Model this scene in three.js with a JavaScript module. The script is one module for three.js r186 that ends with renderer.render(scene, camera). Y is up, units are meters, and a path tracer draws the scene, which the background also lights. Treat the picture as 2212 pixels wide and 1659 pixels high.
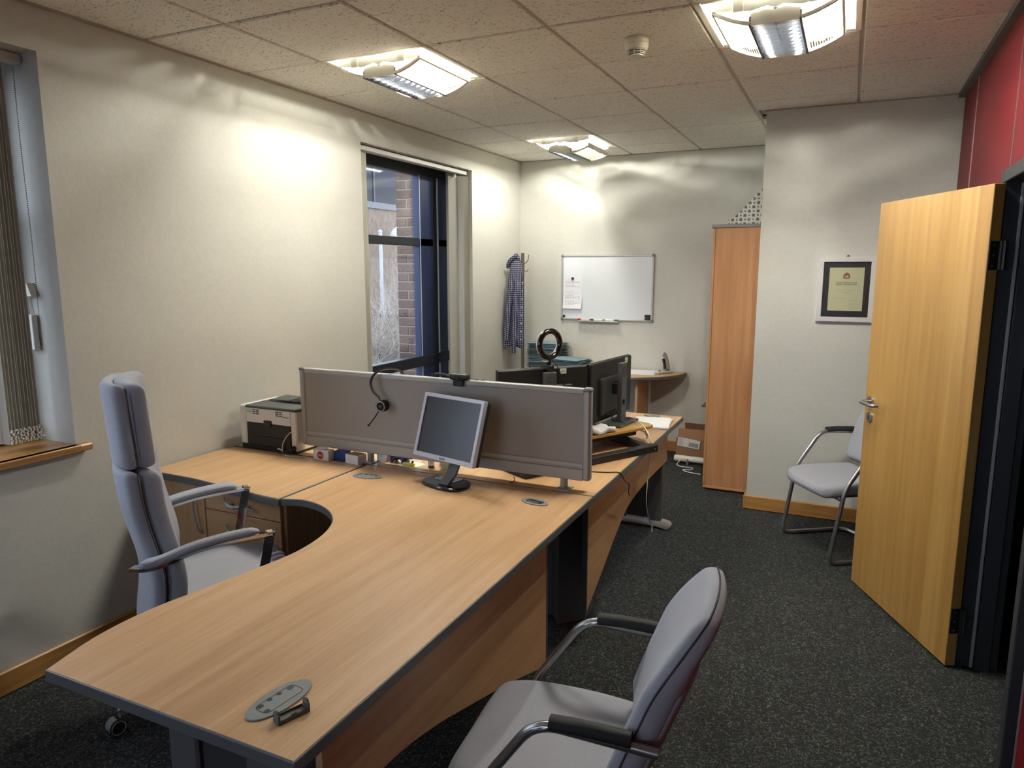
import * as THREE from 'three';
import { RoundedBoxGeometry } from 'three/addons/geometries/RoundedBoxGeometry.js';
import { ConvexGeometry } from 'three/addons/geometries/ConvexGeometry.js';
import { MarchingCubes } from 'three/addons/objects/MarchingCubes.js';
import { mergeGeometries, mergeVertices, toCreasedNormals } from 'three/addons/utils/BufferGeometryUtils.js';

// ---------------------------------------------------------------- camera, sky, exposure
// x = 0 is the window wall, z = 0 the whiteboard wall, y = 0 the carpet; the camera stands in the room near its other end.
const H = 2.666;                                    // ceiling height
const XR = 3.445;                                   // red wall
const ZR = 10.2;                                     // wall behind the camera
const scene = new THREE.Scene();
const camera = new THREE.PerspectiveCamera(56.633, 2212 / 1659, 0.05, 200);
camera.rotation.order = 'YXZ';
camera.position.set(2.909, 1.659, 6.397);
camera.rotation.set(-0.160665, 0.438042, -0.0002);
scene.background = new THREE.Color().setRGB(0.72, 0.82, 1.0);   // overcast dusk sky
scene.backgroundIntensity = 3.3;
const renderer = new THREE.WebGLRenderer();
renderer.toneMapping = THREE.LinearToneMapping;
renderer.toneMappingExposure = 1.6;
renderer.shadowMap.enabled = true;
const LAMP = new THREE.Color().setRGB(1.0, 0.985, 0.89);         // warm white fluorescent tubes
const LAMP_CD = 0.98;                                            // per point of each tube

// ---------------------------------------------------------------- small tools
let seed = 12345;
const rnd = (a = 0, b = 1) => { seed = (Math.imul(seed, 1664525) + 1013904223) >>> 0; return a + (b - a) * (seed / 4294967296); };
const V = (x, y, z) => new THREE.Vector3(x, y, z);
const R = THREE.MathUtils.degToRad;
const rgb = (r, g, b) => new THREE.Color(r / 255, g / 255, b / 255).convertSRGBToLinear();
const used = new Map();
const numbered = (n) => { const k = used.get(n) ?? 0; used.set(n, k + 1); return k ? n + '_' + String(k).padStart(3, '0') : n; };
function lattice(p, q) { const a = new Float32Array(p * q); for (let i = 0; i < a.length; i++) a[i] = rnd(); return a; }
function tileNoise(p, q) {           // value noise that repeats after 1 in both directions, with p x q cells
  const a = lattice(p, q), s = (t) => t * t * (3 - 2 * t);
  return (u, v) => {
    const x = (u - Math.floor(u)) * p, y = (v - Math.floor(v)) * q, i = Math.floor(x) % p, j = Math.floor(y) % q, fx = s(x - Math.floor(x)), fy = s(y - Math.floor(y));
    const i1 = (i + 1) % p, j1 = (j + 1) % q;
    return (a[j * p + i] * (1 - fx) + a[j * p + i1] * fx) * (1 - fy) + (a[j1 * p + i] * (1 - fx) + a[j1 * p + i1] * fx) * fy;
  };
}
function dataTex(n, m, f, srgb = true) {
  const d = new Uint8Array(n * m * 4);
  for (let j = 0; j < m; j++) for (let i = 0; i < n; i++) {
    const c = f((i + 0.5) / n, (j + 0.5) / m), o = (j * n + i) * 4;
    for (let k = 0; k < 3; k++) d[o + k] = Math.max(0, Math.min(255, c[k]));
    d[o + 3] = 255;
  }
  const t = new THREE.DataTexture(d, n, m);
  t.wrapS = t.wrapT = THREE.RepeatWrapping; t.magFilter = THREE.LinearFilter; t.minFilter = THREE.LinearFilter;
  if (srgb) t.colorSpace = THREE.SRGBColorSpace;
  t.needsUpdate = true;
  return t;
}
function canvasTex(w, h, draw, srgb = true) {
  const c = document.createElement('canvas'); c.width = w; c.height = h;
  draw(c.getContext('2d'), w, h);
  const t = new THREE.CanvasTexture(c);
  t.wrapS = t.wrapT = THREE.RepeatWrapping;
  if (srgb) t.colorSpace = THREE.SRGBColorSpace;
  return t;
}
const sized = (t, w, h) => { const c = t.clone(); c.repeat.set(1 / w, 1 / h); c.needsUpdate = true; return c; };
const std = (o) => new THREE.MeshStandardMaterial(o);
const phy = (o) => new THREE.MeshPhysicalMaterial(o);

// uv in metres, projected along the axis each face looks at; u runs along the grain
function uvm(g, grain = 'x') {
  g = g.index ? g.toNonIndexed() : g;
  if (!g.attributes.normal) g.computeVertexNormals();
  const p = g.attributes.position, uv = new Float32Array(p.count * 2), a = V(), b = V(), c = V(), gi = 'xyz'.indexOf(grain);
  for (let i = 0; i < p.count; i += 3) {
    a.fromBufferAttribute(p, i); b.fromBufferAttribute(p, i + 1).sub(a); c.fromBufferAttribute(p, i + 2).sub(a);
    const n = b.cross(c), k = [Math.abs(n.x), Math.abs(n.y), Math.abs(n.z)], ax = k.indexOf(Math.max(...k));
    let [s, t] = [0, 1, 2].filter((q) => q !== ax);
    if (t === gi) [s, t] = [t, s];
    for (let q = 0; q < 3; q++) { uv[(i + q) * 2] = p.getComponent(i + q, s); uv[(i + q) * 2 + 1] = p.getComponent(i + q, t); }
  }
  g.setAttribute('uv', new THREE.BufferAttribute(uv, 2));
  for (const n of Object.keys(g.attributes)) if (!['position', 'normal', 'uv'].includes(n)) g.deleteAttribute(n);
  return g;
}
const merge = (list, grain = 'x') => mergeGeometries(list.flat().map((g) => uvm(g, grain)), false);
const at = (g, x = 0, y = 0, z = 0, rx = 0, ry = 0, rz = 0) => {
  if (rx || ry || rz) g.applyMatrix4(new THREE.Matrix4().makeRotationFromEuler(new THREE.Euler(rx, ry, rz)));
  return g.translate(x, y, z);
};
// box with chamfered edges, 44 triangles
function cbox(w, h, d, c = 0.002) {
  c = Math.min(c, w * 0.45, h * 0.45, d * 0.45);
  const pts = [];
  for (const sx of [-1, 1]) for (const sy of [-1, 1]) for (const sz of [-1, 1]) {
    const x = sx * w / 2, y = sy * h / 2, z = sz * d / 2;
    pts.push(V(x - sx * c, y - sy * c, z), V(x - sx * c, y, z - sz * c), V(x, y - sy * c, z - sz * c));
  }
  return new ConvexGeometry(pts);
}
const bx = (x0, x1, y0, y1, z0, z1, c = 0.002) => cbox(x1 - x0, y1 - y0, z1 - z0, c).translate((x0 + x1) / 2, (y0 + y1) / 2, (z0 + z1) / 2);
const flat = (x0, x1, y0, y1, z0, z1) => new THREE.BoxGeometry(x1 - x0, y1 - y0, z1 - z0).translate((x0 + x1) / 2, (y0 + y1) / 2, (z0 + z1) / 2);
const rbox = (w, h, d, r, s = 3) => new RoundedBoxGeometry(w, h, d, s, r);
const cyl = (r, h, n = 24, r2 = r) => new THREE.CylinderGeometry(r2, r, h, n);
function tube(pts, r, n = 10, seg, closed = false) {
  const c = new THREE.CatmullRomCurve3(pts.map((p) => (p.isVector3 ? p : V(...p))), closed, 'centripetal');
  return new THREE.TubeGeometry(c, seg ?? pts.length * 6, r, n, closed);
}
// path with rounded corners
function fillet(pts, r, n = 6) {
  const P = pts.map((p) => V(...p)), out = [P[0]];
  for (let i = 1; i < P.length - 1; i++) {
    const a = P[i - 1].clone().sub(P[i]), b = P[i + 1].clone().sub(P[i]), k = Math.min(r, a.length() * 0.49, b.length() * 0.49);
    const s = P[i].clone().addScaledVector(a.normalize(), k), e = P[i].clone().addScaledVector(b.normalize(), k);
    for (let j = 0; j <= n; j++) { const t = j / n; out.push(s.clone().multiplyScalar((1 - t) * (1 - t)).addScaledVector(P[i], 2 * t * (1 - t)).addScaledVector(e, t * t)); }
  }
  out.push(P[P.length - 1]);
  return out;
}
// tube along straight runs and arcs
function pipe(pts, r, bend = 0.06, n = 12) {
  const path = fillet(pts, bend, 8).filter((p, i, l) => !i || p.distanceTo(l[i - 1]) > 1e-5), ring = Array.from({ length: n }, (_, k) => [r * Math.cos(k / n * 2 * Math.PI), r * Math.sin(k / n * 2 * Math.PI)]);
  return sweep(path, () => ring);
}
// closed rings of points joined into a skin with caps
function loft(rings, caps = true, crease = 0) {
  const n = rings[0].length, pos = [], idx = [];
  rings.forEach((r) => r.forEach((p) => pos.push(p.x, p.y, p.z)));
  for (let i = 0; i < rings.length - 1; i++) for (let k = 0; k < n; k++) {
    const a = i * n + k, b = i * n + (k + 1) % n, c = a + n, d = b + n;
    idx.push(a, b, d, a, d, c);
  }
  if (caps) for (const [i, flip] of [[0, true], [rings.length - 1, false]]) {
    const m = rings[i].reduce((s, p) => s.add(p), V(0, 0, 0)).divideScalar(n), q = pos.length / 3;
    pos.push(m.x, m.y, m.z);
    for (let k = 0; k < n; k++) { const a = i * n + k, b = i * n + (k + 1) % n; flip ? idx.push(q, b, a) : idx.push(q, a, b); }
  }
  const g = new THREE.BufferGeometry();
  g.setAttribute('position', new THREE.Float32BufferAttribute(pos, 3)); g.setIndex(idx);
  return toCreasedNormals(g.toNonIndexed(), crease || R(50));
}
// profile (2D ring, x across and y up) carried along a path, kept upright
function sweep(path, profile, up = V(0, 1, 0)) {
  const rings = []; let side = null;
  path.forEach((p, i) => {
    const t = path[Math.min(i + 1, path.length - 1)].clone().sub(path[Math.max(i - 1, 0)]).normalize();
    let s = side ? side.clone().addScaledVector(t, -side.dot(t)) : t.clone().cross(Math.abs(t.dot(up)) > 0.95 ? V(1, 0, 0) : up);
    s.normalize(); side = s;
    const u = s.clone().cross(t).normalize();
    rings.push(profile(i / (path.length - 1)).map(([a, b]) => p.clone().addScaledVector(s, a).addScaledVector(u, b)));
  });
  return loft(rings);
}
// soft block, vertices crowded at the rounded edges, then bent by a function
function cushion(w, h, d, r, bend, nx = 20, ny = 10, nz = 20) {
  const g = new THREE.BoxGeometry(2, 2, 2, nx, ny, nz), p = g.attributes.position, v = V(), q = V();
  for (let i = 0; i < p.count; i++) {
    v.fromBufferAttribute(p, i);
    v.set(Math.sin(v.x * Math.PI / 2) * w / 2, Math.sin(v.y * Math.PI / 2) * h / 2, Math.sin(v.z * Math.PI / 2) * d / 2);
    q.set(THREE.MathUtils.clamp(v.x, -w / 2 + r, w / 2 - r), THREE.MathUtils.clamp(v.y, -h / 2 + r, h / 2 - r), THREE.MathUtils.clamp(v.z, -d / 2 + r, d / 2 - r));
    const e = v.clone().sub(q), l = e.length();
    if (l > 1e-6) v.copy(q).addScaledVector(e, r / l);
    if (bend) bend(v);
    p.setXYZ(i, v.x, v.y, v.z);
  }
  g.deleteAttribute('uv'); g.deleteAttribute('normal');
  const m = mergeVertices(g, 1e-5); m.computeVertexNormals();
  return m;
}
const dense = (pts, l = 0.1) => pts.flatMap((p, i) => { const q = pts[(i + 1) % pts.length], n = Math.max(1, Math.round(Math.hypot(q[0] - p[0], q[1] - p[1]) / l)); return Array.from({ length: n }, (_, k) => [p[0] + (q[0] - p[0]) * k / n, p[1] + (q[1] - p[1]) * k / n]); });
// flat plate with an outline given as [x, z] points, lying between y0 and y1
function plate(pts, y0, y1, bevel = 0, holes = []) {
  const s = new THREE.Shape(dense(pts).map(([x, z]) => new THREE.Vector2(x, -z)));
  for (const h of holes) s.holes.push(new THREE.Path(h.map(([x, z]) => new THREE.Vector2(x, -z))));
  const g = new THREE.ExtrudeGeometry(s, { depth: y1 - y0 - 2 * bevel, bevelEnabled: bevel > 0, bevelSize: bevel, bevelThickness: bevel, bevelOffset: -bevel, bevelSegments: 2, curveSegments: 12 });
  return g.rotateX(-Math.PI / 2).translate(0, y0 + bevel, 0);
}
// upright plate with an outline given as [x, y] points, from z0 to z1
function board(pts, z0, z1, bevel = 0, holes = []) {
  const s = new THREE.Shape(dense(pts).map(([x, y]) => new THREE.Vector2(x, y)));
  for (const h of holes) s.holes.push(new THREE.Path(h.map(([x, y]) => new THREE.Vector2(x, y))));
  return new THREE.ExtrudeGeometry(s, { depth: z1 - z0 - 2 * bevel, bevelEnabled: bevel > 0, bevelSize: bevel, bevelThickness: bevel, bevelOffset: -bevel, bevelSegments: 2, curveSegments: 12 }).translate(0, 0, z0 + bevel);
}
function inset(pts, d) {
  const n = pts.length, area = pts.reduce((s, p, i) => { const q = pts[(i + 1) % n]; return s + p[0] * q[1] - q[0] * p[1]; }, 0), k = Math.sign(area) * d;
  return pts.map((p, i) => {
    const a = pts[(i + n - 1) % n], b = pts[(i + 1) % n];
    let n1 = [-(p[1] - a[1]), p[0] - a[0]], n2 = [-(b[1] - p[1]), b[0] - p[0]];
    const l1 = Math.hypot(...n1), l2 = Math.hypot(...n2); n1 = [n1[0] / l1, n1[1] / l1]; n2 = [n2[0] / l2, n2[1] / l2];
    const m = [n1[0] + n2[0], n1[1] + n2[1]], q = 1 + n1[0] * n2[0] + n1[1] * n2[1];
    return [p[0] + m[0] / q * k, p[1] + m[1] / q * k];
  });
}
const smooth = (pts, n = 6) => {       // open curve through [a, b] points
  const c = new THREE.CatmullRomCurve3(pts.map(([a, b]) => V(a, 0, b)), false, 'centripetal');
  return c.getPoints(pts.length * n).map((p) => [p.x, p.z]);
};
const ovalPts = (a, b, n = 32, x = 0, z = 0) => Array.from({ length: n }, (_, i) => [x + a * Math.cos(i / n * 2 * Math.PI), z + b * Math.sin(i / n * 2 * Math.PI)]);
const roundRect = (w, h, r, n = 4) => { const o = []; for (const [sx, sy, a0] of [[1, 1, 0], [-1, 1, 90], [-1, -1, 180], [1, -1, 270]]) for (let i = 0; i <= n; i++) { const a = R(a0 + 90 * i / n); o.push([sx * (w / 2 - r) + r * Math.cos(a), sy * (h / 2 - r) + r * Math.sin(a)]); } return o; };

// ---------------------------------------------------------------- scene graph
function add(name, geo, mat, parent, grain = 'x') {
  const g = Array.isArray(geo) ? merge(geo, grain) : uvm(geo, grain);
  const m = new THREE.Mesh(g, mat);
  m.name = parent ? name : numbered(name); m.castShadow = m.receiveShadow = true;
  (parent ?? scene).add(m);
  return m;
}
function share(name, geo, mat, parent, x = 0, y = 0, z = 0) {       // many alike pieces that share one geometry
  const m = new THREE.Mesh(geo, mat); m.name = name; m.position.set(x, y, z); m.castShadow = m.receiveShadow = true; parent.add(m); return m;
}
function thing(name, label, category, [x, y, z] = [0, 0, 0], turn = 0, group) {
  const o = new THREE.Group(); o.name = numbered(name); scene.add(o);
  o.position.set(x, y, z); o.rotation.y = turn; o.userData = { label, category };
  if (group) o.userData.group = group;
  return o;
}
function tag(o, label, category, group) { o.userData = { label, category }; if (group) o.userData.group = group; return o; }
// one-mesh thing whose geometry is given around its own base point
function solo(name, geo, mat, label, category, [x, y, z] = [0, 0, 0], turn = 0, group, grain = 'x') {
  const m = add(name, geo, mat, null, grain); m.position.set(x, y, z); m.rotation.y = turn; return tag(m, label, category, group);
}
function struct(name, geo, mat, label, grain) { const m = add(name, geo, mat, null, grain); m.userData = { kind: 'structure', label, category: name.split('_')[0] }; return m; }
function copy(src, label, pos, turn, group) {
  const r = src.clone(); r.name = numbered(src.name.replace(/_\d{3}$/, '')); scene.add(r); r.position.set(...pos); r.rotation.y = turn;
  r.userData = { ...src.userData, label }; if (group) r.userData.group = group; return r;
}
function decal(name, w, h, tex, parent, x, y, z, rx = 0, ry = 0, rz = 0, rough = 0.6) {
  const g = new THREE.BoxGeometry(w, h, 0.0006), m = new THREE.Mesh(g, std({ map: tex, roughness: rough }));
  m.name = name; m.position.set(x, y, z); m.rotation.set(rx, ry, rz, 'YXZ'); m.castShadow = m.receiveShadow = true; parent.add(m); return m;
}

// ---------------------------------------------------------------- materials
const nA = tileNoise(6, 6), nB = tileNoise(23, 23), nC = tileNoise(90, 90), nD = tileNoise(256, 256);
const g1 = tileNoise(5, 40), g2 = tileNoise(14, 170), g3 = tileNoise(60, 420), g4 = tileNoise(3, 9), g5 = tileNoise(120, 260);
const woodTex = (c0, c1, k = 1) => dataTex(1024, 1024, (u, v) => {
  const w = v + 0.012 * nA(u, v), s = k * (0.42 * g1(u, w) + 0.26 * g2(u, w) + 0.14 * g3(u, w) + 0.3 * g4(u, w) - 0.56);
  const fleck = Math.max(0, g5(u, v) - 0.9) * 1.1, t = THREE.MathUtils.clamp(0.5 + s * 1.1 - fleck, 0, 1);
  return [0, 1, 2].map((i) => c0[i] + (c1[i] - c0[i]) * t);
});
const beechT = woodTex([182, 142, 102], [212, 176, 135]);
const beech = phy({ map: sized(beechT, 1.9, 1.1), roughness: 0.38, specularIntensity: 0.6 });
const beechSide = beech;
const oakT = woodTex([150, 104, 52], [196, 148, 84]);
const oak = phy({ map: sized(oakT, 1.2, 0.7), roughness: 0.38, clearcoat: 0.25, clearcoatRoughness: 0.3 });
const veneerT = dataTex(1024, 1024, (u, v) => {
  const strip = Math.floor(v * 9 + 0.25 * Math.sin(v * 12)), off = Math.sin(strip * 12.9898) * 43758.5453, o = off - Math.floor(off);
  const t = THREE.MathUtils.clamp(0.5 + 0.34 * (o - 0.5) + 0.45 * (g1(u + o, v) - 0.5) + 0.25 * (g2(u, v) - 0.5) + 0.12 * (g3(u, v) - 0.5), 0, 1);
  return [166 + 32 * t, 122 + 36 * t, 60 + 32 * t];
});
const veneer = phy({ map: sized(veneerT, 2.2, 0.95), roughness: 0.32, clearcoat: 0.35, clearcoatRoughness: 0.25 });
const bambooT = dataTex(512, 512, (u, v) => {
  const s = Math.floor(v * 24), o = Math.abs(Math.sin(s * 78.233) * 43758.5453) % 1, node = Math.abs(((u * 3 + o * 7) % 1) - 0.5) < 0.012 ? -30 : 0;
  const t = o * 0.6 + 0.4 * g2(u, v); return [186 + 34 * t + node, 142 + 34 * t + node, 78 + 30 * t + node];
});
const bamboo = phy({ map: sized(bambooT, 0.5, 0.4), roughness: 0.4, clearcoat: 0.2 });
const wallBump = dataTex(512, 512, (u, v) => { const t = 255 * (0.35 * nB(u, v) + 0.35 * nC(u, v) + 0.3 * nD(u, v)); return [t, t, t]; }, false);
const wallMap = dataTex(512, 512, (u, v) => { const t = 1 - 0.02 * (nC(u, v) - 0.5) - 0.02 * (nA(u, v) - 0.5); return [198 * t, 197 * t, 189 * t]; });
const paint = std({ map: sized(wallMap, 1.3, 1.3), roughness: 0.85, bumpMap: sized(wallBump, 0.35, 0.35), bumpScale: 0.0006 });
const tileDraw = (ctx, n, bump) => {
  ctx.fillStyle = bump ? '#b0b0b0' : '#ebe7de'; ctx.fillRect(0, 0, n, n);
  const s0 = seed;
  for (let i = 0; i < 26000; i++) { ctx.fillStyle = bump ? (rnd() < 0.5 ? 'rgba(150,150,150,.5)' : 'rgba(215,215,215,.5)') : (rnd() < 0.5 ? 'rgba(190,182,170,.25)' : 'rgba(240,234,224,.25)'); ctx.fillRect(rnd(0, n), rnd(0, n), 2, 2); }
  seed = 777;
  for (let i = 0; i < 1300; i++) {
    const x = rnd(0, n), y = rnd(0, n), a = rnd(-0.7, 0.7), l = rnd(3, 17), k = rnd(-5, 5), w = rnd(1.2, 2.6);
    ctx.strokeStyle = bump ? '#181818' : 'rgba(92,84,76,.9)'; ctx.lineWidth = w; ctx.lineCap = 'round';
    for (const [ox, oy] of [[0, 0], [n, 0], [-n, 0], [0, n], [0, -n]]) {
      if ((ox && x > 20 && x < n - 20) || (oy && y > 20 && y < n - 20)) continue;
      ctx.beginPath(); ctx.moveTo(x + ox, y + oy); ctx.quadraticCurveTo(x + ox + l * 0.5 * Math.cos(a) + k, y + oy + l * 0.5 * Math.sin(a) - k, x + ox + l * Math.cos(a), y + oy + l * Math.sin(a)); ctx.stroke();
    }
  }
  seed = s0;
};
const tileT = canvasTex(1024, 1024, (c, w) => tileDraw(c, w, false)), tileB = canvasTex(1024, 1024, (c, w) => tileDraw(c, w, true), false);
const tileMat = std({ map: sized(tileT, 0.83, 0.83), bumpMap: sized(tileB, 0.83, 0.83), bumpScale: 0.0035, roughness: 0.95 });
const railMat = std({ color: rgb(196, 188, 176), roughness: 0.6 });
const carpetDraw = (ctx, n, bump) => {
  const s0 = seed; seed = 4242;
  ctx.fillStyle = bump ? '#303030' : '#1a1b1b'; ctx.fillRect(0, 0, n, n); ctx.lineCap = 'round';
  const tones = ['#2a2c2d', '#383b3a', '#454846', '#212325', '#535653', '#313538', '#282b29', '#626560'];
  for (let i = 0; i < 11000; i++) {
    const x = rnd(0, n), y = rnd(0, n), a = rnd(0, 6.28), l = rnd(7, 17), q = Math.floor(rnd(0, tones.length)), b = Math.floor(rnd(60, 255)), k = rnd(-5, 5), w = rnd(2.2, 4.4);
    ctx.strokeStyle = bump ? `rgb(${b},${b},${b})` : tones[q]; ctx.lineWidth = w;
    for (const ox of [0, x < 20 ? n : x > n - 20 ? -n : null]) for (const oy of [0, y < 20 ? n : y > n - 20 ? -n : null]) {
      if (ox === null || oy === null) continue;
      ctx.beginPath(); ctx.moveTo(x + ox, y + oy); ctx.quadraticCurveTo(x + ox + l * 0.5 * Math.cos(a) + k, y + oy + l * 0.5 * Math.sin(a) + k, x + ox + l * Math.cos(a), y + oy + l * Math.sin(a)); ctx.stroke();
    }
  }
  seed = s0;
};
const carpet = std({ map: sized(canvasTex(1024, 1024, (c, n) => carpetDraw(c, n, false)), 0.72, 0.72), bumpMap: sized(canvasTex(1024, 1024, (c, n) => carpetDraw(c, n, true), false), 0.72, 0.72), bumpScale: 0.004, roughness: 1 });
const fabT = (r, g, b, k = 10) => dataTex(256, 256, (u, v) => { const t = k * (nD(u, v) - 0.5) + k * 0.6 * (nC(u, v) - 0.5) + (((Math.floor(u * 128) + Math.floor(v * 128)) & 1) ? 2 : -2); return [r + t, g + t, b + t]; });
const fabBump = dataTex(256, 256, (u, v) => { const t = 128 + 90 * (nD(u, v) - 0.5) + (((Math.floor(u * 128) + Math.floor(v * 128)) & 1) ? 20 : -20); return [t, t, t]; }, false);
const chairFabric = phy({ map: sized(fabT(157, 159, 167), 0.16, 0.16), bumpMap: sized(fabBump, 0.16, 0.16), bumpScale: 0.0006, roughness: 0.95, sheen: 0.25, sheenColor: new THREE.Color(0.5, 0.5, 0.55), sheenRoughness: 0.6 });
const seamMat = std({ color: rgb(62, 62, 70), roughness: 0.9 });
const screenFabric = std({ map: sized(fabT(164, 160, 154, 14), 0.12, 0.12), bumpMap: sized(fabBump, 0.12, 0.12), bumpScale: 0.0004, roughness: 1 });
const greyPlastic = std({ color: rgb(122, 126, 130), roughness: 0.45 });
const edgeGrey = std({ color: rgb(92, 95, 99), roughness: 0.42 });
const frameGrey = std({ color: rgb(90, 91, 94), roughness: 0.5, metalness: 0.1 });
const alu = std({ color: rgb(186, 186, 184), roughness: 0.38, metalness: 0.45 });
const aluPaint = std({ color: rgb(172, 170, 166), roughness: 0.42, metalness: 0.35 });
const steel = std({ color: rgb(168, 168, 168), roughness: 0.3, metalness: 0.9 });
const chrome = std({ color: rgb(225, 226, 230), roughness: 0.07, metalness: 1 });
const black = std({ color: rgb(22, 22, 24), roughness: 0.5 });
const blackGloss = phy({ color: rgb(12, 12, 14), roughness: 0.15, clearcoat: 0.6 });
const rubber = std({ color: rgb(26, 26, 27), roughness: 0.75 });
const whitePlastic = std({ color: rgb(224, 223, 217), roughness: 0.5 });
const cream = std({ color: rgb(222, 216, 196), roughness: 0.5 });
const paper = std({ color: rgb(232, 232, 234), roughness: 0.9 });
const redPanel = phy({ color: rgb(104, 14, 24), roughness: 0.5, specularIntensity: 0.6 });
const darkFrame = std({ color: rgb(52, 55, 60), roughness: 0.45, metalness: 0.3 });
const navy = std({ color: rgb(34, 46, 78), roughness: 0.4, metalness: 0.2 });
const glass = phy({ color: 0xffffff, roughness: 0.0, transmission: 1, thickness: 0, ior: 1.5 });
const brickT = dataTex(256, 256, (u, v) => { const t = 26 * (nC(u, v) - 0.5) + 30 * (nB(u, v) - 0.5) - (nD(u, v) > 0.8 ? 26 : 0); return [98 + t, 79 + t, 74 + t]; });
const brickA = std({ map: sized(brickT, 0.3, 0.3), bumpMap: sized(wallBump, 0.15, 0.15), bumpScale: 0.003, roughness: 0.95 });
const brickB = std({ map: sized(brickT, 0.37, 0.37), color: rgb(226, 214, 210), bumpMap: sized(wallBump, 0.15, 0.15), bumpScale: 0.003, roughness: 0.95 });
const mortar = std({ color: rgb(132, 126, 118), roughness: 1 });

// ================================================================ SETTING
// floor slab with the corridor behind the door
struct('floor', [flat(-0.02, 5.4, -0.15, 0, -0.3, ZR + 0.2)], carpet, 'charcoal flecked loop carpet covering the office floor');
// ceiling slab, rails and fissured tiles
const ceiling = struct('ceiling', [flat(-0.3, 5.4, H + 0.03, H + 0.15, -0.3, ZR + 0.2)], railMat, 'suspended ceiling of off-white fissured tiles in a metal grid');
const cols = [0, 0.489, 1.089, 1.689, 2.289, 2.889, XR], rows = [0, 0.44, 1.04, 1.64, 2.24, 2.84, 3.44, 4.04, 4.64, 5.24, 5.84, 6.44, 7.04, 7.64, 8.24, 8.84, 9.44, 10.04, ZR];
const ZP = 1.36, XP = 2.358;                          // the boxed-out corner beside the cupboard
const lightTiles = new Set(['1,5', '4,5', '1,1']);    // column, row
for (let c = 0; c < 6; c++) for (let r = 0; r < rows.length - 1; r++) {
  if (lightTiles.has(c + ',' + r)) continue;
  let x0 = cols[c], x1 = cols[c + 1], z0 = rows[r], z1 = rows[r + 1];
  if (x0 > 2.2 && z0 < ZP) { if (c === 4 && z1 < ZP) x1 = XP; else if (c === 4) z0 = ZP; else if (z1 < ZP) continue; else z0 = ZP; }
  const e = 0.0075, tile = add('ceiling_tile', bx(x0 + e, x1 - e, H - 0.006 + 0.0012 * Math.sin(c * 5 + r * 3), H + 0.012, z0 + e, z1 - e, 0.005), tileMat, ceiling);
  const uv = tile.geometry.attributes.uv, ox = ((c * 37 + r * 11) % 13) / 13 * 0.83, oy = ((c * 17 + r * 29) % 11) / 11 * 0.83;
  for (let i = 0; i < uv.count; i++) uv.setXY(i, uv.getX(i) + ox, uv.getY(i) + oy);
}
for (const x of cols.slice(1, 6)) add('grid_rail', flat(x - 0.012, x + 0.012, H + 0.002, H + 0.02, x > XP ? ZP : 0, ZR), railMat, ceiling);
for (const z of rows.slice(1, -1)) add('grid_rail', flat(0, z < ZP ? XP : XR, H + 0.0025, H + 0.02, z - 0.012, z + 0.012), railMat, ceiling);

// window wall with two openings and a third for the added window
const W1 = [4.527, 6.05, 0.927, 2.49], W3 = [8.08, 9.6, 0.927, 2.49], W2 = [0.975, 2.485, 0.45, 2.466], T = 0.34;
function wallWithHoles(x0, x1, z0, z1, holes) {
  const out = []; let z = z0;
  for (const [a, b, y0, y1] of holes) { out.push(flat(x0, x1, 0, H + 0.03, z, a), flat(x0, x1, 0, y0, a, b), flat(x0, x1, y1, H + 0.03, a, b)); z = b; }
  out.push(flat(x0, x1, 0, H + 0.03, z, z1));
  return out;
}
struct('wall_left', wallWithHoles(-T, 0, -0.3, ZR + 0.2, [W2, W1, W3]), paint, 'off-white painted wall with tall windows');
struct('wall_back', [flat(-0.02, 5.4, 0, H + 0.03, -0.3, 0)], paint, 'off-white painted wall carrying the whiteboard');
struct('wall_recess', [flat(XP, XR + 0.15, 0, H + 0.03, 0, ZP)], paint, 'boxed-out off-white wall carrying the framed certificate');
const W4 = [0.2, 2.3, 0.927, 2.49];  // opening of the added rear window
struct('wall_rear', [flat(-0.02, W4[0], 0, H + 0.03, ZR, ZR + 0.2), flat(W4[1], 5.4, 0, H + 0.03, ZR, ZR + 0.2), flat(W4[0], W4[1], 0, W4[2], ZR, ZR + 0.2), flat(W4[0], W4[1], W4[3], H + 0.03, ZR, ZR + 0.2)], paint, 'off-white painted wall behind the viewer');
// red partition: a core with separate panels and slim joint strips, opening for the door
const D0 = 3.06, D1 = 3.985, DH = 1.985;             // door opening
const coreMat = std({ color: rgb(40, 40, 44), roughness: 0.7 });
const wallR = struct('wall_right', [flat(XR + 0.012, XR + 0.11, 0, H + 0.03, ZP, D0 - 0.02), flat(XR + 0.012, XR + 0.11, DH + 0.03, H + 0.03, D0 - 0.02, D1 + 0.02), flat(XR + 0.012, XR + 0.11, 0, H + 0.03, D1 + 0.02, ZR)], coreMat, 'partition wall of glossy dark red panels with slim metal joints');
for (const [z0, z1, y0] of [[ZP + 0.012, 1.874, 0], [1.886, 2.988, 0], [3.0, 4.05, DH + 0.04], [4.06, 5.2, 0], [5.21, 6.4, 0], [6.41, 7.6, 0], [7.61, 8.8, 0], [8.81, ZR, 0]]) add('red_panel', bx(XR, XR + 0.014, y0 + 0.005, H - 0.028, z0, z1, 0.002), redPanel, wallR);
const jointMat = std({ color: rgb(196, 176, 170), roughness: 0.35, metalness: 0.6 });
for (const z of [1.88, 2.994, 4.055, 5.205, 6.405]) { add('joint_strip', flat(XR - 0.003, XR + 0.013, z === 2.994 ? 0 : 0, H - 0.03, z - 0.004, z + 0.001), jointMat, wallR); add('joint_strip', flat(XR + 0.008, XR + 0.013, 0, H - 0.03, z + 0.001, z + 0.006), black, wallR); }
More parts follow.
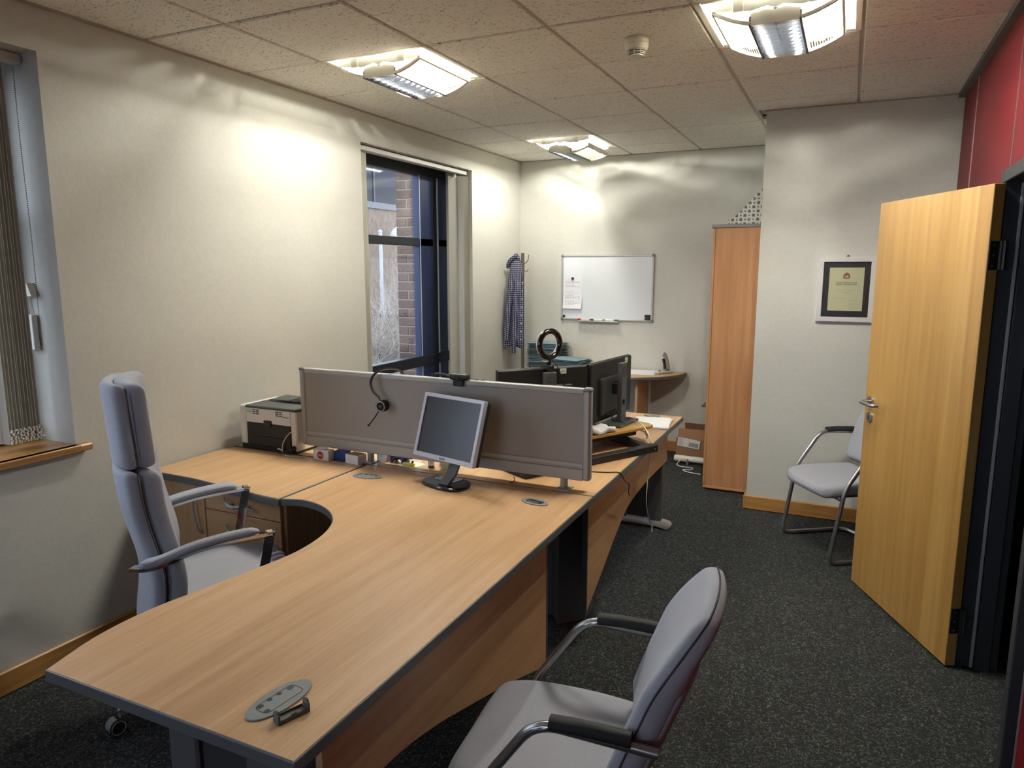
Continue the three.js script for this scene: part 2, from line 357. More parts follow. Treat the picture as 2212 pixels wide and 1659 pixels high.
struct('trim_1', [bx(XR - 0.035, XR + 0.012, H - 0.03, H + 0.002, ZP, ZR, 0.002)], std({ color: rgb(86, 84, 82), roughness: 0.5 }), 'dark grey channel where the red panels meet the ceiling');
struct('trim_2', [flat(0, 0.016, H - 0.014, H + 0.004, 0, ZR), flat(0, XP, H - 0.012, H + 0.004, 0, 0.014), flat(XP, XR - 0.03, H - 0.012, H + 0.004, ZP, ZP + 0.014), flat(XP - 0.012, XP, H - 0.012, H + 0.004, 0, ZP)], std({ color: rgb(164, 152, 138), roughness: 0.6 }), 'slim edge angle around the ceiling tiles');
struct('trim_3', [flat(XR + 0.008, XR + 0.012, 0, H - 0.03, ZP, ZP + 0.012)], std({ color: rgb(86, 84, 82), roughness: 0.5 }), 'recessed grey metal strip between red panels and white wall');
// baseboards
const bb = (w, d) => cbox(w, 0.1, d, 0.006);
struct('baseboard_left', [bx(0, 0.018, 0, 0.1, 0, ZR, 0.006)], oak, 'honey coloured wooden skirting under the windows', 'z');
struct('baseboard_back', [bx(0.018, XP, 0, 0.1, 0, 0.018, 0.006)], oak, 'honey coloured wooden skirting under the whiteboard', 'x');
struct('baseboard_recess', [bx(XP - 0.018, XR - 0.01, 0, 0.1, ZP, ZP + 0.018, 0.006), bx(XP - 0.018, XP, 0, 0.1, 0.018, ZP, 0.006)], oak, 'honey coloured wooden skirting under the framed certificate', 'x');
// dark corridor behind the door
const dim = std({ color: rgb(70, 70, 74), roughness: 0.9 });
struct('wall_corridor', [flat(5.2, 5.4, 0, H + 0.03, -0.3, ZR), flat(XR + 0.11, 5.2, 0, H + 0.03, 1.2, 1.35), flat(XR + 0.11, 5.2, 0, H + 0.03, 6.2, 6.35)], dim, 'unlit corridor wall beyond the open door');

// door frame and door
const fr = struct('trim_4', [bx(XR - 0.03, XR + 0.13, 0, DH + 0.045, D0 - 0.05, D0 + 0.004, 0.003), bx(XR - 0.03, XR + 0.13, 0, DH + 0.045, D1 - 0.004, D1 + 0.05, 0.003), bx(XR - 0.03, XR + 0.13, DH - 0.004, DH + 0.045, D0 + 0.004, D1 - 0.004, 0.003)], darkFrame, 'charcoal metal door frame set in the red panels', 'y');
add('door_stop', [bx(XR + 0.045, XR + 0.1, 0, DH - 0.004, D0 + 0.004, D0 + 0.022, 0.002), bx(XR + 0.045, XR + 0.1, 0, DH - 0.004, D1 - 0.022, D1 - 0.004, 0.002), bx(XR + 0.045, XR + 0.1, DH - 0.022, DH - 0.004, D0 + 0.022, D1 - 0.022, 0.002)], darkFrame, fr);
add('brush_seal', [bx(XR + 0.03, XR + 0.042, 0.002, DH - 0.006, D0 + 0.004, D0 + 0.014, 0.002)], std({ color: rgb(170, 172, 174), roughness: 0.4, metalness: 0.4 }), fr);
add('strike_plate', [bx(XR - 0.004, XR + 0.03, 0.93, 1.09, D1 - 0.007, D1 - 0.003, 0.001)], steel, fr);
const DX = 3.382, DZ = 3.113;                         // hinge-side corner of the visible face
const doorTurn = Math.atan2(-0.762, -0.358);          // leaf runs from the hinge along local +x
const door = new THREE.Group(); door.name = 'door_1'; scene.add(door); door.position.set(DX, 0.008, DZ); door.rotation.y = -doorTurn;
door.userData = { kind: 'structure', label: 'pale golden wood veneer door standing open into the office', category: 'door' };
// local: x along the leaf from the hinge, the visible face at z = 0, thickness towards +z or -z depending on the turn
const fz = -1;   // face looks along local fz * z
add('door_leaf', bx(0, 0.838, 0, 1.968, fz > 0 ? -0.044 : 0, fz > 0 ? 0 : 0.044, 0.002), veneer, door, 'y');
for (const side of [0, 1]) {
  const s = side ? -fz : fz, z0 = side ? -fz * 0.044 : 0, h = add('lever_handle', [
    at(cyl(0.026, 0.01, 28), 0.838 - 0.06, 0.985, z0 + s * 0.005, Math.PI / 2),
    pipe([[0.778, 0.985, z0 + s * 0.005], [0.778, 0.985, z0 + s * 0.058], [0.66, 0.985, z0 + s * 0.058], [0.655, 0.985, z0 + s * 0.03]], 0.0098, 0.022, 14)], steel, door);
  const k = add('escutcheon', [at(cyl(0.026, 0.008, 28), 0.778, 0.905, z0 + s * 0.004, Math.PI / 2)], steel, door);
  add('keyhole', [bx(0.774, 0.782, 0.893, 0.916, z0 + s * 0.0085 - 0.001, z0 + s * 0.0085 + 0.001, 0.0005)], black, k);
}
for (const y of [0.2, 1.7]) { const h = add('hinge', [bx(-0.003, 0.001, y - 0.055, y + 0.055, 0.004, 0.04, 0.001), at(cyl(0.008, 0.11, 14), -0.008, y, 0.045), bx(-0.03, -0.008, y - 0.055, y + 0.055, 0.045, 0.048, 0.001)], std({ color: rgb(34, 34, 36), roughness: 0.5, metalness: 0.3 }), door);
  for (const dy of [-0.04, 0, 0.04]) add('screw', at(cyl(0.004, 0.003, 10), -0.003, y + dy, 0.02, 0, 0, Math.PI / 2), steel, h); }

// ---------------------------------------------------------------- windows
const XF = -0.25;
function frameBars(name, win, bars, label, panes, sillTop) {
  const [z0, z1, y0, y1] = win, o = new THREE.Group(); o.name = name; scene.add(o); o.userData = { kind: 'structure', label, category: 'window' };
  for (const [n, a, b, c, d, mat = darkNavy, dx = 0, back = 0.06] of bars) add(n, bx(XF - back, XF + dx, c, d, a, b, 0.003), mat, o);
  for (const [a, b, c, d] of panes) add('pane', flat(XF - 0.034, XF - 0.030, c, d, a, b), glass, o);
  return o;
}
const darkNavy = std({ color: rgb(30, 34, 44), roughness: 0.4, metalness: 0.25 });
const skyPale = std({ color: rgb(164, 174, 194), roughness: 0.4, metalness: 0.3 });  // pale blue standing in for sky light
frameBars('window_1', W1, [
  ['frame', W1[0], W1[0] + 0.075, 0.965, W1[3]], ['frame', W1[1] - 0.06, W1[1], 0.965, W1[3]], ['frame', W1[0], W1[1], 0.927, 0.99], ['frame', W1[0], W1[1], W1[3] - 0.06, W1[3]],
  ['transom', W1[0] + 0.075, W1[1] - 0.06, 1.845, 1.895], ['mullion', 5.2, 5.25, 0.965, W1[3] - 0.05]],
  'dark metal window beside the high-backed chair', [[W1[0] + 0.07, 5.2, 0.98, 1.85], [5.25, W1[1] - 0.05, 0.98, 1.85], [W1[0] + 0.07, 5.2, 1.89, W1[3] - 0.05], [5.25, W1[1] - 0.05, 1.89, W1[3] - 0.05]]);
frameBars('window_3', W3, [  // added window out of view, brings bluish fill from behind
  ['frame', W3[0], W3[0] + 0.06, 0.965, W3[3]], ['frame', W3[1] - 0.06, W3[1], 0.965, W3[3]], ['frame', W3[0], W3[1], 0.927, 0.99], ['frame', W3[0], W3[1], W3[3] - 0.06, W3[3]], ['transom', W3[0] + 0.06, W3[1] - 0.06, 1.845, 1.895]],
  'unseen dark metal window added behind the viewer for bluish fill light', [[W3[0] + 0.05, W3[1] - 0.05, 0.98, 1.85], [W3[0] + 0.05, W3[1] - 0.05, 1.89, W3[3] - 0.05]]);
{ const o = new THREE.Group(); o.name = 'window_4'; scene.add(o); o.userData = { kind: 'structure', label: 'wide unseen window added in the rear wall for bluish fill light', category: 'window' }; const z0 = ZR + 0.12, z1 = ZR + 0.18;  // unseen rear window added to light surfaces facing the camera
  for (const [a, b, c, d] of [[W4[0], W4[0] + 0.06, W4[2], W4[3]], [W4[1] - 0.06, W4[1], W4[2], W4[3]], [W4[0] + 0.06, W4[1] - 0.06, W4[2], W4[2] + 0.06], [W4[0] + 0.06, W4[1] - 0.06, W4[3] - 0.06, W4[3]], [1.22, 1.28, W4[2] + 0.06, W4[3] - 0.06]]) add('frame', bx(a, b, c, d, z0, z1, 0.003), darkNavy, o);
  for (const [a, b] of [[W4[0] + 0.05, 1.23], [1.27, W4[1] - 0.05]]) add('pane', flat(a, b, W4[2] + 0.05, W4[3] - 0.05, z0 + 0.028, z0 + 0.032), glass, o); }
const sill1 = struct('trim_5', [bx(XF, 0.04, 0.9, 0.929, W1[0] + 0.001, W1[1] - 0.001, 0.003), bx(0.0, 0.04, 0.9, 0.929, 4.475, 6.1, 0.006)], oak, 'honey coloured wooden sill under the window beside the high-backed chair', 'z');
frameBars('window_2', W2, [
  ['frame', W2[1] - 0.06, W2[1], W2[2], W2[3]], ['frame', W2[0], W2[1], W2[3] - 0.075, W2[3]], ['frame', W2[0], W2[1], W2[2], W2[2] + 0.06],
  ['transom', 1.2, W2[1] - 0.06, 1.838, 1.9], ['transom', W2[0], W2[1] - 0.06, 0.86, 0.945, darkNavy, 0.012], ['transom', W2[0], 1.14, 1.842, 1.9],
  ['jamb_panel', 1.2, 1.41, W2[2] + 0.06, W2[3] - 0.07, navy], ['jamb_panel', W2[0], 1.142, W2[2] + 0.06, W2[3] - 0.07, navy],
  ['mullion', 1.142, 1.2, W2[2] + 0.06, W2[3] - 0.07, darkNavy, 0.002],
  ['sky_strip', 1.397, 1.41, W2[2] + 0.06, W2[3] - 0.07, skyPale, 0.006, -0.0005], ['sky_strip', 1.118, 1.14, W2[2] + 0.06, W2[3] - 0.07, skyPale, 0.006, -0.0005]],  // pale strips painted where bright sky shows at the panel edges
  'dark metal window behind the desk screen', [[1.405, W2[1] - 0.05, 0.5, 0.87], [1.405, W2[1] - 0.05, 0.94, 1.845], [1.405, W2[1] - 0.05, 1.895, W2[3] - 0.06]]);

// ---------------------------------------------------------------- outdoors
const yG = -0.25;
struct('ground', [flat(-30, -T, yG - 0.1, yG, -40, 40), flat(-T, 25, yG - 0.1, yG, ZR + 0.2, 40)], std({ color: rgb(56, 58, 48), roughness: 1 }), 'grassy ground outside the windows');
function pier(x0, x1, z0, z1, label) {
  const t = thing('brick_pier', label, 'brick pier', [(x0 + x1) / 2, yG, (z0 + z1) / 2]);
  const w = x1 - x0, d = z1 - z0;
  add('mortar_core', flat(-w / 2 + 0.006, w / 2, 0, 3.1, -d / 2, d / 2 - 0.006), mortar, t);
  const full = uvm(cbox(w - 0.004, 0.065, 0.1, 0.004)), half = uvm(cbox(0.0975, 0.065, 0.1, 0.004)), rest = uvm(cbox(w - 0.1115, 0.065, 0.1, 0.004));
  for (let i = 0; i < 41; i++) {
    const y = 0.0375 + i * 0.075, m = (i * 7) % 3 ? brickA : brickB, n = (i * 5) % 3 ? brickB : brickA;
    if (i % 2) share('brick', full, m, t, -0.002, y, d / 2 - 0.05);
    else { share('brick', half, n, t, -w / 2 + 0.0487, y, d / 2 - 0.05); share('brick', rest, m, t, w / 2 - (w - 0.1115) / 2 - 0.004, y, d / 2 - 0.05); }
  }
}
pier(-0.545, -0.345, 1.0, 1.3, 'reddish brick pier outside the window behind the desk screen');
pier(-0.62, -0.345, 4.3, 4.6, 'brick pier outside the window beside the high-backed chair');
{ // building across the yard
  const courses = canvasTex(512, 512, (c, n) => {
    c.fillStyle = '#6a5c50'; c.fillRect(0, 0, n, n);
    for (let r = 0; r < 32; r++) for (let k = 0; k < 12; k++) { const q = rnd(-14, 14); c.fillStyle = `rgb(${116 + q},${102 + q},${90 + q})`; c.fillRect(((k * 46 + (r % 2) * 23) % n), r * 16 + 2, 43, 13); }
  });
  const bm = std({ map: sized(courses, 2.4, 2.4), roughness: 0.95 });
  const t = thing('brick_building', 'pale brick building with dark glazed upper storey across the yard', 'building', [-15, yG, -20]);
  add('wall', flat(-3, 0, 0, 4.35, -14, 12), bm, t);
  add('glazing_band', flat(-3, -0.1, 4.6, 7.2, -14, 12), phy({ color: rgb(58, 62, 70), roughness: 0.9, specularIntensity: 0.2 }), t);
  add('coping', flat(-3, 0.08, 4.35, 4.6, -14, 12), std({ color: rgb(96, 98, 102), roughness: 0.7 }), t);
  add('roof', flat(-3.2, 0.5, 7.2, 7.5, -14, 12), std({ color: rgb(120, 120, 124), roughness: 0.8 }), t);
  for (const z of [-9, -6.4, -3.6, -1, 1.4]) add('mullion', flat(-0.1, -0.02, 4.6, 7.2, z, z + 0.09), std({ color: rgb(44, 48, 56), roughness: 0.5 }), t);
  for (const z of [2.0, 5.6, -5]) { const w = add('window', flat(-0.1, 0.01, 1.7, 3.0, z, z + 1.25), std({ color: rgb(52, 58, 66), roughness: 0.25 }), t); add('window_bar', flat(0.0, 0.03, 2.2, 2.27, z, z + 1.25), std({ color: rgb(38, 40, 46), roughness: 0.5 }), w); }
}
const lampWhite = std({ color: rgb(150, 156, 166), roughness: 0.5 });
solo('white_post', [at(cyl(0.045, 2.85, 16), 0, 1.425, 0), at(cyl(0.06, 0.05, 16, 0.03), 0, 2.86, 0)], lampWhite, 'slim white post standing among the bare shrubs outside', 'post', [-8, yG, -8.98]);
{ const t = thing('street_lamp', 'white dome-topped lamp post in the yard outside', 'street lamp', [-9.5, yG, -12.1]);
  add('pole', at(cyl(0.04, 2.9, 14), 0, 1.45, 0), std({ color: rgb(70, 74, 80), roughness: 0.5 }), t); add('lamp_dome', at(new THREE.SphereGeometry(0.3, 24, 12, 0, 6.3, 0, Math.PI / 2), 0, 2.85, 0), lampWhite, t); }
function shrub(x, z, h, r, n, label) {
  const g = new THREE.CylinderGeometry(0.35, 1, 1, 5).translate(0, 0.5, 0), m = new THREE.InstancedMesh(g, std({ color: rgb(138, 130, 122), roughness: 1 }), n), q = new THREE.Quaternion(), M = new THREE.Matrix4();
  const tips = [];
  for (let i = 0; i < n; i++) {
    let p, d, l, k;
    if (i < n * 0.08) { const a = rnd(0, 6.28); p = V(rnd(-0.1, 0.1), 0, rnd(-0.1, 0.1)); d = V(Math.cos(a) * rnd(0.1, 0.8), 1, Math.sin(a) * rnd(0.1, 0.8)).normalize(); l = rnd(0.35, 0.6) * h; k = 0.012; }
    else { const s = tips[Math.floor(rnd(0, tips.length))]; p = s[0].clone().addScaledVector(s[1], -s[2] * rnd(0, 0.6)); d = s[1].clone().add(V(rnd(-0.9, 0.9), rnd(-0.35, 0.6), rnd(-0.9, 0.9))).normalize(); l = s[2] * rnd(0.45, 0.85); k = Math.max(0.0028, s[3] * 0.7); if (l < 0.1) l = 0.1; }
    const e = p.clone().addScaledVector(d, l); tips.push([e, d, l, k]);
    M.compose(p, q.setFromUnitVectors(V(0, 1, 0), d), V(k, l, k)); m.setMatrixAt(i, M);
  }
  m.name = numbered('bare_shrub'); m.position.set(x, yG, z); m.userData = { label, category: 'shrub', kind: 'stuff' }; scene.add(m);
}
shrub(-3.6, -2.6, 1.5, 1, 900, 'tangle of bare grey twigs close outside the window');
shrub(-5.6, -6.2, 2.0, 1, 900, 'taller bare shrub at the foot of the white post');
shrub(-2.4, -0.9, 0.9, 1, 500, 'low bare shrub right under the window');

// vertical blinds
const blindFab = phy({ map: sized(fabT(212, 210, 200, 10), 0.1, 0.1), roughness: 0.95, transmission: 0.5, thickness: 0, side: THREE.DoubleSide });
const blindRail = std({ color: rgb(206, 204, 196), roughness: 0.45 });
function slat(h, bow) { const g = new THREE.BoxGeometry(0.089, h, 0.0012, 4, 1, 1), p = g.attributes.position; for (let i = 0; i < p.count; i++) p.setZ(i, p.getZ(i) + bow * (1 - (p.getX(i) / 0.0445) ** 2)); g.computeVertexNormals(); return uvm(g); }
const sl2 = slat(1.93, 0.006), sl1 = slat(1.47, 0.006);
{ const t = thing('vertical_blind', 'cream vertical blind drawn to both sides of the window behind the screen', 'blind', [-0.07, 2.43, 1.73]);
  add('head_rail', [bx(-0.02, 0.03, -0.002, 0.03, -0.745, 0.745, 0.003)], blindRail, t);
  for (let i = 0; i < 9; i++) { const s = share('slat', sl2, blindFab, t, 0.0, -0.985, 0.735 - i * 0.0085); s.rotation.y = R(rnd(-4, 4)); }
  for (let i = 0; i < 7; i++) { const s = share('slat', sl2, blindFab, t, 0.0, -0.985, -0.735 + i * 0.014); s.rotation.y = R(rnd(-5, 5)); }
  const s = share('slat', sl2, blindFab, t, -0.03, -0.985, -0.735 + 7 * 0.014 + 0.03); s.rotation.y = R(62);
  add('carrier', bx(-0.02, 0.0, -0.03, -0.005, -0.61, -0.6, 0.002), whitePlastic, t);
}
{ const t = thing('vertical_blind', 'grey vertical blind bunched against the reveal beside the high-backed chair', 'blind', [-0.12, 2.455, 5.28]);
  add('head_rail', [bx(-0.02, 0.03, -0.002, 0.033, -0.75, 0.76, 0.003)], blindRail, t);
  for (let i = 0; i < 11; i++) { const s = share('slat', sl1, blindFab, t, 0.0, -0.755, -0.665 + i * 0.0125); s.rotation.y = R(rnd(-4, 4)); }
  const s = share('slat', sl1, blindFab, t, -0.02, -0.755, -0.665 + 11 * 0.0125 + 0.03); s.rotation.y = R(58);
  const bead = uvm(new THREE.SphereGeometry(0.0042, 8, 6));
  const loops = []; for (let i = 0; i < 11; i++) for (let k = 0; k < 9; k++) loops.push(bead.clone().translate(0.048 + rnd(-0.003, 0.006), -1.485 + 0.05 - 0.011 * Math.abs(k - 4) * 0 - k * 0.0065, -0.67 + i * 0.0125 + rnd(-0.004, 0.004)));
  const bl = add('bead_links', loops, whitePlastic, t); bl.userData.kind = 'stuff';
  const ch = []; for (let k = 0; k < 150; k++) ch.push(bead.clone().scale(0.55, 0.55, 0.55).translate(0.02, -0.02 - k * 0.0073, -0.72 + 0.002 * Math.sin(k * 0.05)));
  const cc = add('pull_chain', ch, std({ color: rgb(120, 118, 116), roughness: 0.4, metalness: 0.4 }), t); cc.userData.kind = 'stuff';
}
{ const t = thing('door_contact_sensor', 'small white alarm sensor box on the window reveal beside the high-backed chair', 'sensor', [-0.185, 1.32, 4.5285]);
  add('body', at(rbox(0.05, 0.15, 0.026, 0.006), 0, 0.075, 0.013), whitePlastic, t); add('cable', tube([[0, 0.15, 0.008], [-0.012, 0.19, 0.005], [0, 0.24, 0.006]], 0.0022, 6), whitePlastic, t); }
solo('corner_sensor', [board([[-0.04, 0], [0.04, 0], [0.014, 0.055], [-0.014, 0.055]], 0, 0.03, 0.003)], cream, 'cream wedge-shaped alarm detector on the window reveal above the white sensor box', 'sensor', [-0.18, 1.545, 4.5285]);

// ---------------------------------------------------------------- ceiling lights
const panMat = std({ color: rgb(240, 238, 230), roughness: 0.6 });
const ribMat = std({ color: rgb(226, 222, 208), roughness: 0.5 });
const louvreMat = std({ color: rgb(208, 214, 226), roughness: 0.4, metalness: 0.4 });
const tubeGlow = std({ color: 0xffffff, emissive: LAMP, emissiveIntensity: 9, roughness: 0.4 });
const tubeOff = std({ color: rgb(225, 225, 220), roughness: 0.4 });
const arcY = (x) => -0.092 + 0.06 * Math.pow(Math.abs(x) / 0.225, 2.2);   // curved underside of the basket
function fixture(cx, cz, label, lit, tilt = 0, drop = 0) {
  const t = thing('ceiling_light', label, 'ceiling light', [cx, H, cz], 0, 'recessed basket lights in the tiled ceiling');
  add('tray', [flat(-0.296, 0.296, 0.024, 0.029, -0.296, 0.296), bx(-0.298, -0.27, -0.007, 0.024, -0.298, 0.298, 0.003), bx(0.27, 0.298, -0.007, 0.024, -0.298, 0.298, 0.003), bx(-0.27, 0.27, -0.004, 0.024, -0.298, -0.275, 0.003), bx(-0.27, 0.27, -0.004, 0.024, 0.275, 0.298, 0.003)], panMat, t);
  for (const [k, on] of [[-1, lit[0]], [1, lit[1]]]) {
    const x = k * 0.135;
    add('fluorescent_tube', at(cyl(0.013, 0.46, 14), x, -0.006, 0, Math.PI / 2), on ? tubeGlow : tubeOff, t);
    for (const z of [-0.245, 0.245]) add('lamp_holder', bx(x - 0.02, x + 0.02, -0.042, 0.02, z - 0.012, z + 0.012, 0.003), panMat, t);
    if (on) for (const z of [-0.17, -0.057, 0.057, 0.17]) {
      const l = new THREE.PointLight(LAMP, LAMP_CD); l.name = 'tube_light'; l.position.set(x, -0.006, z); l.castShadow = true; l.shadow.radius = 0.6; t.add(l);
    }
  }
  const b = new THREE.Group(); b.name = 'basket'; t.add(b); b.position.set(drop * 0.4, -drop, 0); b.rotation.z = tilt;
  for (const k of [-1, 1]) {
    const n = 13, w = (0.222 - 0.095) / n, ribs = uvm(cbox(0.003, 0.004, 0.46, 0.0008), 'z');
    for (let i = 0; i < n; i++) { const x = k * (0.098 + w * (i + 0.5)); share('rib', ribs, ribMat, b, x, arcY(x), 0); }
    const edge = []; for (let i = 0; i <= 8; i++) { const x = k * (0.09 + 0.14 * i / 8); edge.push(V(x, arcY(x), 0)); }
    for (const z of [-0.236, 0.236]) add('end_rail', sweep(edge.map((p) => V(p.x, p.y, z)), () => [[-0.009, -0.005], [0.009, -0.005], [0.009, 0.006], [-0.009, 0.006]]), ribMat, b);
    add('side_rail', bx(k * 0.23 - 0.006, k * 0.23 + 0.006, arcY(0.228) - 0.008, -0.003, -0.244, 0.244, 0.003), ribMat, b);
    add('dark_rail', bx(k * 0.091 - 0.005, k * 0.091 + 0.005, -0.093, -0.0575, -0.242, 0.242, 0.002), std({ color: rgb(84, 84, 80), roughness: 0.5 }), b);
    for (const z of [-0.2, 0.2]) add('hanger', bx(k * 0.2 - 0.004, k * 0.2 + 0.004, arcY(0.2), 0.02, z - 0.004, z + 0.004, 0.001), panMat, b);
  }
  add('centre_reflector', board([[-0.088, -0.052], [0, -0.036], [0.088, -0.052], [0.088, -0.049], [0, -0.033], [-0.088, -0.049]], -0.238, 0.238), std({ color: rgb(176, 184, 200), roughness: 0.5, metalness: 0.3 }), b);
  const blade = uvm(board([[-0.086, -0.088], [-0.04, -0.091], [0, -0.092], [0.04, -0.091], [0.086, -0.088], [0.086, -0.072], [0.04, -0.066], [0, -0.064], [-0.04, -0.066], [-0.086, -0.072]], -0.0016, 0.0016));
  for (let i = 0; i < 10; i++) { const s = share('louvre_blade', blade, louvreMat, b, 0, 0, -0.212 + i * 0.0471); s.rotation.x = 0; }
  add('louvre_spine', bx(-0.0014, 0.0014, -0.09, -0.062, -0.235, 0.235, 0.0003), louvreMat, b);
  for (const z of [-0.246, 0.246]) add('end_reflector', board([[-0.236, 0.02], [-0.236, -0.026], [-0.09, -0.042], [-0.03, -0.03], [0, -0.04], [0.03, -0.03], [0.09, -0.042], [0.236, -0.026], [0.236, 0.02]], z - 0.0015, z + 0.0015), panMat, t);
  for (const z of [-0.24, 0.24]) add('end_plate', board([[-0.09, -0.092], [0.09, -0.092], [0.09, -0.05], [0.03, -0.03], [0, -0.045], [-0.03, -0.03], [-0.09, -0.05]], z - 0.0015, z + 0.0015), ribMat, b);
  return t;
}
fixture(0.789, 3.14, 'glowing basket light in the ceiling above the white printer', [true, true]);
fixture(2.589, 3.14, 'glowing basket light in the ceiling in front of the open door', [true, true]);
fixture(0.789, 0.74, 'ceiling light near the whiteboard with its basket hanging loose and one tube unlit', [true, false], R(-7), 0.02);
{ const t = thing('smoke_detector', 'round cream smoke detector on the ceiling', 'smoke detector', [1.99, H - 0.006, 3.14]);
  add('base', new THREE.LatheGeometry([[0.0001, 0], [0.053, 0], [0.053, -0.026], [0.051, -0.028]].map((p) => new THREE.Vector2(...p)), 32), cream, t);
  add('housing', new THREE.LatheGeometry([[0.051, -0.028], [0.053, -0.03], [0.049, -0.048], [0.042, -0.053]].map((p) => new THREE.Vector2(...p)), 32), cream, t);
  add('chamber', new THREE.LatheGeometry([[0.03, -0.05], [0.03, -0.07], [0.0001, -0.07]].map((p) => new THREE.Vector2(...p)), 24), black, t);
  for (const y of [-0.055, -0.061, -0.067]) add('grille_ring', at(new THREE.TorusGeometry(0.042 - (-y - 0.05) * 0.5, 0.0015, 6, 28), 0, y, 0, Math.PI / 2), cream, t);
  for (let i = 0; i < 8; i++) { const a = i / 8 * 6.283; add('grille_bar', bx(Math.cos(a) * 0.037 - 0.0015, Math.cos(a) * 0.037 + 0.0015, -0.072, -0.05, Math.sin(a) * 0.037 - 0.0015, Math.sin(a) * 0.037 + 0.0015, 0.0005), cream, t); }
  add('cap', at(cyl(0.028, 0.004, 24), 0, -0.073, 0), std({ color: rgb(196, 204, 184), roughness: 0.5 }), t);
}
solo('ceiling_sensor', [at(rbox(0.13, 0.03, 0.13, 0.012), 0, -0.015, 0)], whitePlastic, 'white rounded sensor on the ceiling tiles over the desks', 'sensor', [1.56, H - 0.004, 3.965], R(20));

// ================================================================ DESKS
const YD = 0.73, ZJ = 3.69;                          // desk height and the joint between the two desks
const mz = (m, z) => (m ? 2 * ZJ - z : z);           // the far desk is the mirror image of the near one
const inner = smooth([[1.262, 5.465], [1.222, 5.316], [1.216, 5.163], [1.243, 5.009], [1.277, 4.836], [1.301, 4.659], [1.274, 4.486], [1.205, 4.358], [1.092, 4.270], [0.96, 4.236], [0.866, 4.262]], 4);
function desk(m, label, end) {
  const z = (v) => mz(m, v), t = thing('curved_desk', label, 'desk', [1.6, 0, z(4.6)], 0), L = ([a, b]) => [a - 1.6, z(b) - z(4.6)];
  let pts = [...inner, [0.874, ZJ + 0.002], [2.014, ZJ + 0.002], [2.014, end]].map(L);
  if (m) pts.reverse();
  add('desk_top', plate(inset(pts, 0.004), YD - 0.006, YD, 0.0006), beech, t, 'z');
  add('edge_band', plate(pts, YD - 0.03, YD - 0.0008, 0.003), edgeGrey, t, 'z');
  // modesty panel with a rising curved lower edge, standing in the plane of the aisle edge
  const dz = (v) => z(v) - z(4.6), out = m
    ? [[3.58, 0.155], [3.36, 0.262], [3.15, 0.37], [2.95, 0.445], [2.6, 0.475], [2.2, 0.475], [2.08, 0.475]]
    : [[4.052, 0.15], [4.37, 0.262], [4.7, 0.362], [4.83, 0.4], [4.99, 0.435], [5.15, 0.45], [5.32, 0.45]];
  const curve = smooth(out, 5).map(([a, y]) => [-(a - z(4.6)), y]);
  const pp = [...curve, [curve[curve.length - 1][0], YD - 0.03], [curve[0][0], YD - 0.03]];
  add('modesty_panel', board(pp, -0.009, 0.009, 0.001).rotateY(Math.PI / 2).translate(0.345, 0, 0), beechSide, t, 'z');
  const zi = dz(out.length ? (m ? 3.58 : 4.052) : 0); void zi;
  const z0 = out[0][0] - z(4.6);
  add('panel_edge', bx(0.334, 0.356, out[0][1], YD - 0.03, Math.min(z0, z0 + (m ? 0.012 : -0.012)), Math.max(z0, z0 + (m ? 0.012 : -0.012)), 0.002), std({ color: rgb(84, 86, 86), roughness: 0.5 }), t);
  // end leg with a foot
  const ze = dz(m ? 2 * ZJ - 5.395 + 0 : 5.395) * 1, zl = (m ? (2 * ZJ - 5.385) : 5.385) - z(4.6);
  const leg = add('end_leg', [bx(0.23, 0.315, 0.05, YD - 0.03, zl - 0.03, zl + 0.03, 0.006), bx(0.0, 0.09, 0.05, YD - 0.03, zl - 0.03, zl + 0.03, 0.006)], frameGrey, t); void ze;
  add('cable_cover', bx(0.09, 0.23, 0.05, YD - 0.03, zl - 0.014, zl + 0.016, 0.002), std({ color: rgb(52, 53, 56), roughness: 0.6 }), leg);
  add('foot', sweep([V(-0.28, 0.03, zl), V(-0.2, 0.035, zl), V(0.1, 0.045, zl), V(0.28, 0.04, zl), V(0.36, 0.026, zl), V(0.375, 0.02, zl)], (q) => { const s = q > 0.97 ? 0.6 : 1, h = 0.022 * s, w = 0.034 * s; return [[-w, -h], [w, -h], [w * 1.05, 0], [w * 0.7, h], [-w * 0.7, h], [-w * 1.05, 0]]; }), alu, t);
  return t;
}
const nearDesk = desk(false, 'wood-topped curved desk carrying the silver monitor', 5.465);
const farDesk = desk(true, 'wood-topped curved desk carrying the bamboo monitor riser', 5.457);
{ // grey corner post between the desks
  const t = solo('corner_post', [plate([[-0.1, -0.13], [0.1, -0.13], [0.1, -0.03], [0.0, 0.07], [-0.06, 0.0], [-0.1, 0.0]], 0, 0.69, 0.003)], frameGrey, 'dark grey metal corner post where the two desks meet', 'desk post', [1.772, 0, 3.388]);
}
function sideDesk(m, label) {
  const z = (v) => mz(m, v), c = z(3.95), t = thing('side_desk', label, 'desk', [0.43, 0, c]);
  let pts = [...smooth([[0.856, 4.268], [0.75, 4.262], [0.6, 4.242], [0.45, 4.225], [0.3, 4.208], [0.15, 4.205], [0.006, 4.205]], 3), [0.006, ZJ + 0.006], [0.868, ZJ + 0.006]].map(([a, b]) => [a - 0.43, z(b) - c]);
  if (m) pts.reverse();
  add('desk_top', plate(inset(pts, 0.005), YD - 0.006, YD, 0.0006), beech, t, 'z');
  add('edge_band', plate(pts, YD - 0.034, YD - 0.0008, 0.005), edgeGrey, t, 'z');
  return t;
}
sideDesk(false, 'narrow wood-topped side desk over the drawer unit');
sideDesk(true, 'narrow wood-topped side desk under the printer');
